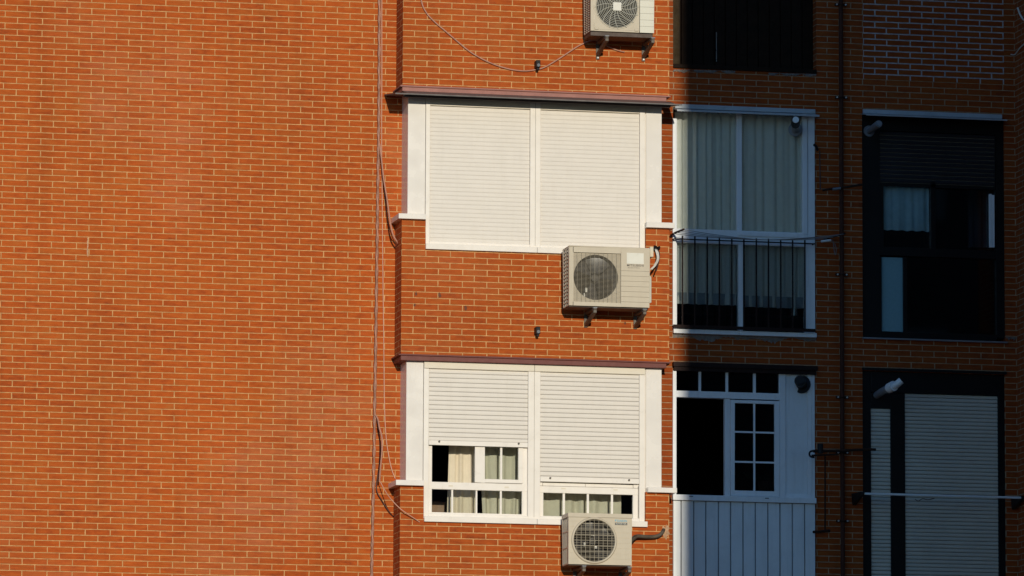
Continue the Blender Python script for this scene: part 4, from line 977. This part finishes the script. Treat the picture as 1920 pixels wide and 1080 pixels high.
# ------------------------------------------------------------------ things in the shade
# downpipe
dp = empty('drainpipe', (X(1577.5, 560, W), W-0.05, 0)); tag(dp, 'dark brown drainpipe on the shaded pier between the windows', 'drainpipe')
xd0 = X(1577.5, 300, W-0.05)
MB().tube([(xd0, W-0.05, z) for z in (0.2, 5, 10, 15, ZT)], 0.023, 14).build('pipe', MT['drain'], dp)
cl = None
for py in (9, 183, 515, 745, 849, 977):
    z = Z(1577, py, W-0.05)
    if cl is None:
        mb = MB(); mb.tube([(xd0+0.027*math.cos(t*math.pi/8), W-0.05+0.027*math.sin(t*math.pi/8), z) for t in range(17)], 0.008, 6)
        mb.box(xd0-0.065, xd0-0.026, W-0.06, W-0.04, z-0.012, z+0.012); mb.box(xd0+0.026, xd0+0.065, W-0.06, W-0.04, z-0.012, z+0.012)
        cl = mb.build('clamp', MT['rust'], dp); cz0 = z
        mb = MB()
        for sx in (-1, 1): mb.cyl((xd0+sx*0.047, W-0.062, z), (xd0+sx*0.047, W-0.074, z), 0.0085, 10)
        bo = mb.build('bolt', MT['bolt'], cl)
    else:
        c2 = copy_child(cl, dp, (0, 0, z-cz0)); d = bo.copy(); COL.objects.link(d); d.parent = c2
# flues
def flue(label, a, b, Ya, Yb_, r, mat, mat2, capmat):
    o = empty('flue_pipe', a if isinstance(a, Vector) else at(*a, Ya)); A_, B_ = at(*a, Ya), at(*b, Yb_); tag(o, label, 'flue', 'flue pipes sticking out of the shaded windows')
    d = (B_-A_).normalized()
    MB().tube([A_, A_+(B_-A_)*0.62], r, 18).build('pipe', mat, o)
    MB().tube([A_+(B_-A_)*0.55, B_], r*1.06, 18).build('outer_sleeve', mat2, o)
    mb = MB(); mb.tube([A_-d*0.004, A_+d*0.012], r*1.7, 20); mb.build('wall_flange', mat, o)
    mb = MB(); mb.tube([B_-d*0.004, B_+d*0.016], r*0.78, 18); mb.build('nozzle', capmat, o)
    return o
flue('grey flue pipe with a pale round end under the canopy of the glazed balcony', (1491, 243), (1492, 225), W+0.02, W-0.42, 0.042, MT['greyplastic'], MT['blackplastic'], MT['whiteplastic'])
flue('grey flue pipe in the top left corner of the window with the dark shutter', (1629, 246), (1648, 232), W+0.03, W-0.30, 0.034, MT['greyplastic'], MT['greyplastic'], MT['greyplastic'])
f4 = flue('round black flue end in the white panel of the lower balcony', (1503, 721), (1500, 714), W+0.005, W-0.14, 0.055, MT['blackplastic'], MT['blackplastic'], MT['blackplastic'])
f3 = empty('flue_pipe', at(1645, 740, W)); tag(f3, 'white elbowed flue pipe sticking out above the narrow pale shutter', 'flue', 'flue pipes sticking out of the shaded windows')
MB().tube(bez([at(1644, 741, W+0.02), at(1656, 733, W-0.2), at(1668, 727, W-0.36)]), 0.038, 16).build('pipe', MT['greyplastic'], f3)
MB().tube([at(1667, 728, W-0.35), at(1676, 723.5, W-0.43)], 0.052, 18).build('collar', MT['whiteplastic'], f3)
MB().tube(bez([at(1673, 726, W-0.41), at(1681, 721, W-0.45), at(1690, 713.5, W-0.47)]), 0.036, 16).build('nozzle', MT['whiteplastic'], f3)
# clothesline in front of the glazed balcony
cx_ = empty('clothesline', at(1400, 445, W-0.2)); tag(cx_, 'folding clothesline of thin cords in front of the glazed balcony', 'clothesline')
YL = W-0.13
mb = MB()
mb.tube([at(1258, 441, W-0.05), at(1267, 436, W-0.12), at(1282, 430, W-0.45)], 0.011, 8)
mb.build('left_arm', MT['rust'], cx_)
MB().tube([at(1545, 448, W-0.02), at(1566, 443, W-0.2), at(1584, 437.5, W-0.45)], 0.010, 8).build('right_arm', MT['rust'], cx_)
for k in range(4):
    t = k/3; a = at(1262+t*22, 438-t*7, W-0.12-t*0.33); b = at(1552+t*30, 447.5-t*8.5, W-0.08-t*0.37); m_ = (a+b)/2-Vector((0, 0, 0.035+0.015*k))
    MB().tube(bez([a, a*0.6+m_*0.4-Vector((0,0,0.010)), m_, b*0.6+m_*0.4-Vector((0,0,0.010)), b], 6), 0.0032, 6).build('cord', MT['line'], cx_)
MB().tube([at(1540, 452.5, W-0.05), at(1558, 450.5, W-0.12)], 0.012, 8).build('pulley', MT['whiteplastic'], cx_)
MB().tube(bez([at(1561, 449, W-0.1), at(1563, 460, W-0.1), at(1564, 470, W-0.1), at(1566, 478, W-0.1), at(1568, 468, W-0.1), at(1565, 456, W-0.1)]), 0.004, 6).build('spare_cord', MT['line'], cx_)
# rusty arms of another line beside the lower balcony
ra = empty('line_bracket', at(1560, 850, W)); tag(ra, 'rusty iron line bracket with a hook, across the brick pier beside the white panel', 'bracket', 'iron line brackets on the brick pier')
mb = MB(); Yr = W-0.14
mb.tube([at(1525, 846, Yr), at(1560, 845.5, Yr), at(1600, 844, Yr), at(1634, 842.5, Yr), at(1642, 843, Yr)], 0.014, 8); mb.tube([at(1522, 854, Yr), at(1572, 852, Yr)], 0.009, 8)
mb.build('arm', MT['rust'], ra)
MB().tube(bez([at(1527, 845, Yr), at(1520, 846.5, Yr), at(1517.5, 851, Yr), at(1520, 856, Yr), at(1527, 857.5, Yr)]), 0.010, 8).build('hook', MT['blackplastic'], ra)
MB().tube([at(1547, 852, W-0.05), at(1547, 900, W-0.05), at(1547, 996, W-0.04)], 0.008, 8).build('post', MT['rust'], ra)
MB().tube([at(1525, 997.5, W-0.10), at(1535, 997, W-0.07), at(1556, 995, W-0.05)], 0.014, 8).build('foot', MT['rust'], ra)
mb = MB(); a = at(1538, 832, Yr); mb.cyl(a, a+Vector((0, 0, -0.10)), 0.030, 10); mb.build('bobbin', MT['blackplastic'], ra)
sb = empty('line_bracket', at(1580, 352, W)); tag(sb, 'short dark iron bracket across the drainpipe beside the glazed balcony', 'bracket', 'iron line brackets on the brick pier')
MB().tube([at(1542, 357, W-0.10), at(1560, 354, W-0.12), at(1590, 350.5, W-0.12), at(1616, 346, W-0.12)], 0.012, 8).build('arm', MT['rust'], sb)
MB().tube([at(1561, 355, W-0.125), at(1576, 353, W-0.125)], 0.014, 8).build('pulley', MT['greyplastic'], sb)
MB().tube([at(1533, 282, W-0.05), at(1531, 275, W-0.07), at(1526, 271, W-0.08)], 0.014, 8).build('hook', MT['blackplastic'], sb)
MB().tube([at(1537, 283, W-0.03), at(1537, 300, W-0.03), at(1538, 356, W-0.03)], 0.007, 6).build('cord', MT['darkcable'], sb)
# rail in front of the pale shutters
rr_ = empty('drying_rail', at(1760, 930, W-0.3)); tag(rr_, 'straight white drying rail across the pale shutters', 'rail')
a, b = at(1621, 924.5, W-0.32), at(1914, 934.5, W-0.32); zz = (a.z+b.z)/2
bx('rail', MT['whiteplastic'], rr_, a.x, b.x, W-0.335, W-0.305, zz-0.011, zz+0.011, 0.004)
for q in (a.x-0.02, b.x+0.02):
    mb = MB(); mb.hexa([(q-0.012,W-0.33,zz-0.014),(q+0.012,W-0.33,zz-0.014),(q+0.02,W-0.001,zz-0.09),(q-0.02,W-0.001,zz-0.09),(q-0.02,W-0.33,zz+0.02),(q+0.02,W-0.33,zz+0.02),(q+0.03,W-0.001,zz+0.03),(q-0.03,W-0.001,zz+0.03)])
    mb.build('wall_bracket', MT['blackplastic'], rr_, bevel=0.004)
MB().tube(bez([at(1716, 936, W-0.3), at(1722, 939.5, W-0.3), at(1730, 935, W-0.3), at(1740, 937, W-0.3), at(1752, 934, W-0.3)]), 0.004, 6).build('cord', MT['darkcable'], rr_)
# cables on the wing
cable('wing_cable', 'pale looped cable on the dark brick wing at the top', [Vector((XW-0.012, W-0.15-0.5*t, Z(1905, 20+30*math.sin(t*3.0), W))) for t in (0, 0.2, 0.45, 0.7, 1.0)], 0.010, MT['whitecable'])
cable('wing_cable', 'short pale cable end on the dark brick wing lower down', [at(1895, 102, W-0.02), at(1903, 102, W-0.03), Vector((XW-0.012, W-0.25, Z(1910, 96, W))), Vector((XW-0.012, W-0.6, Z(1915, 90, W)))], 0.006, MT['whitecable'])

# ------------------------------------------------------------------ block across the yard whose shadow covers the recess
xe_ = X(1272, 400, W) + math.tan(SUN_AZ-math.pi)*20*(-1)
N = empty('neighbouring_building', (xe_+9, -25, 0)); tag(N, 'tall grey rendered block across the yard behind the camera side, shading the recess', 'building')
MB().box(xe_, xe_+20, -32, -20, 0, 34).build('wall', MT['render'], N)
MB().box(xe_, xe_+20.3, -32.3, -20.0, 34, 34.6).build('roof', MT['render'], N)
wp = None
for i in range(5):
    for j in range(10):
        x = xe_+2+i*3.6; z = 2+j*3.0
        if wp is None: wp = MB().box(x, x+1.6, -20.0, -19.97, z, z+1.5).build('window', MT['winglass'], N); w0 = (x, z)
        else: copy_child(wp, N, (x-w0[0], 0, z-w0[1]))
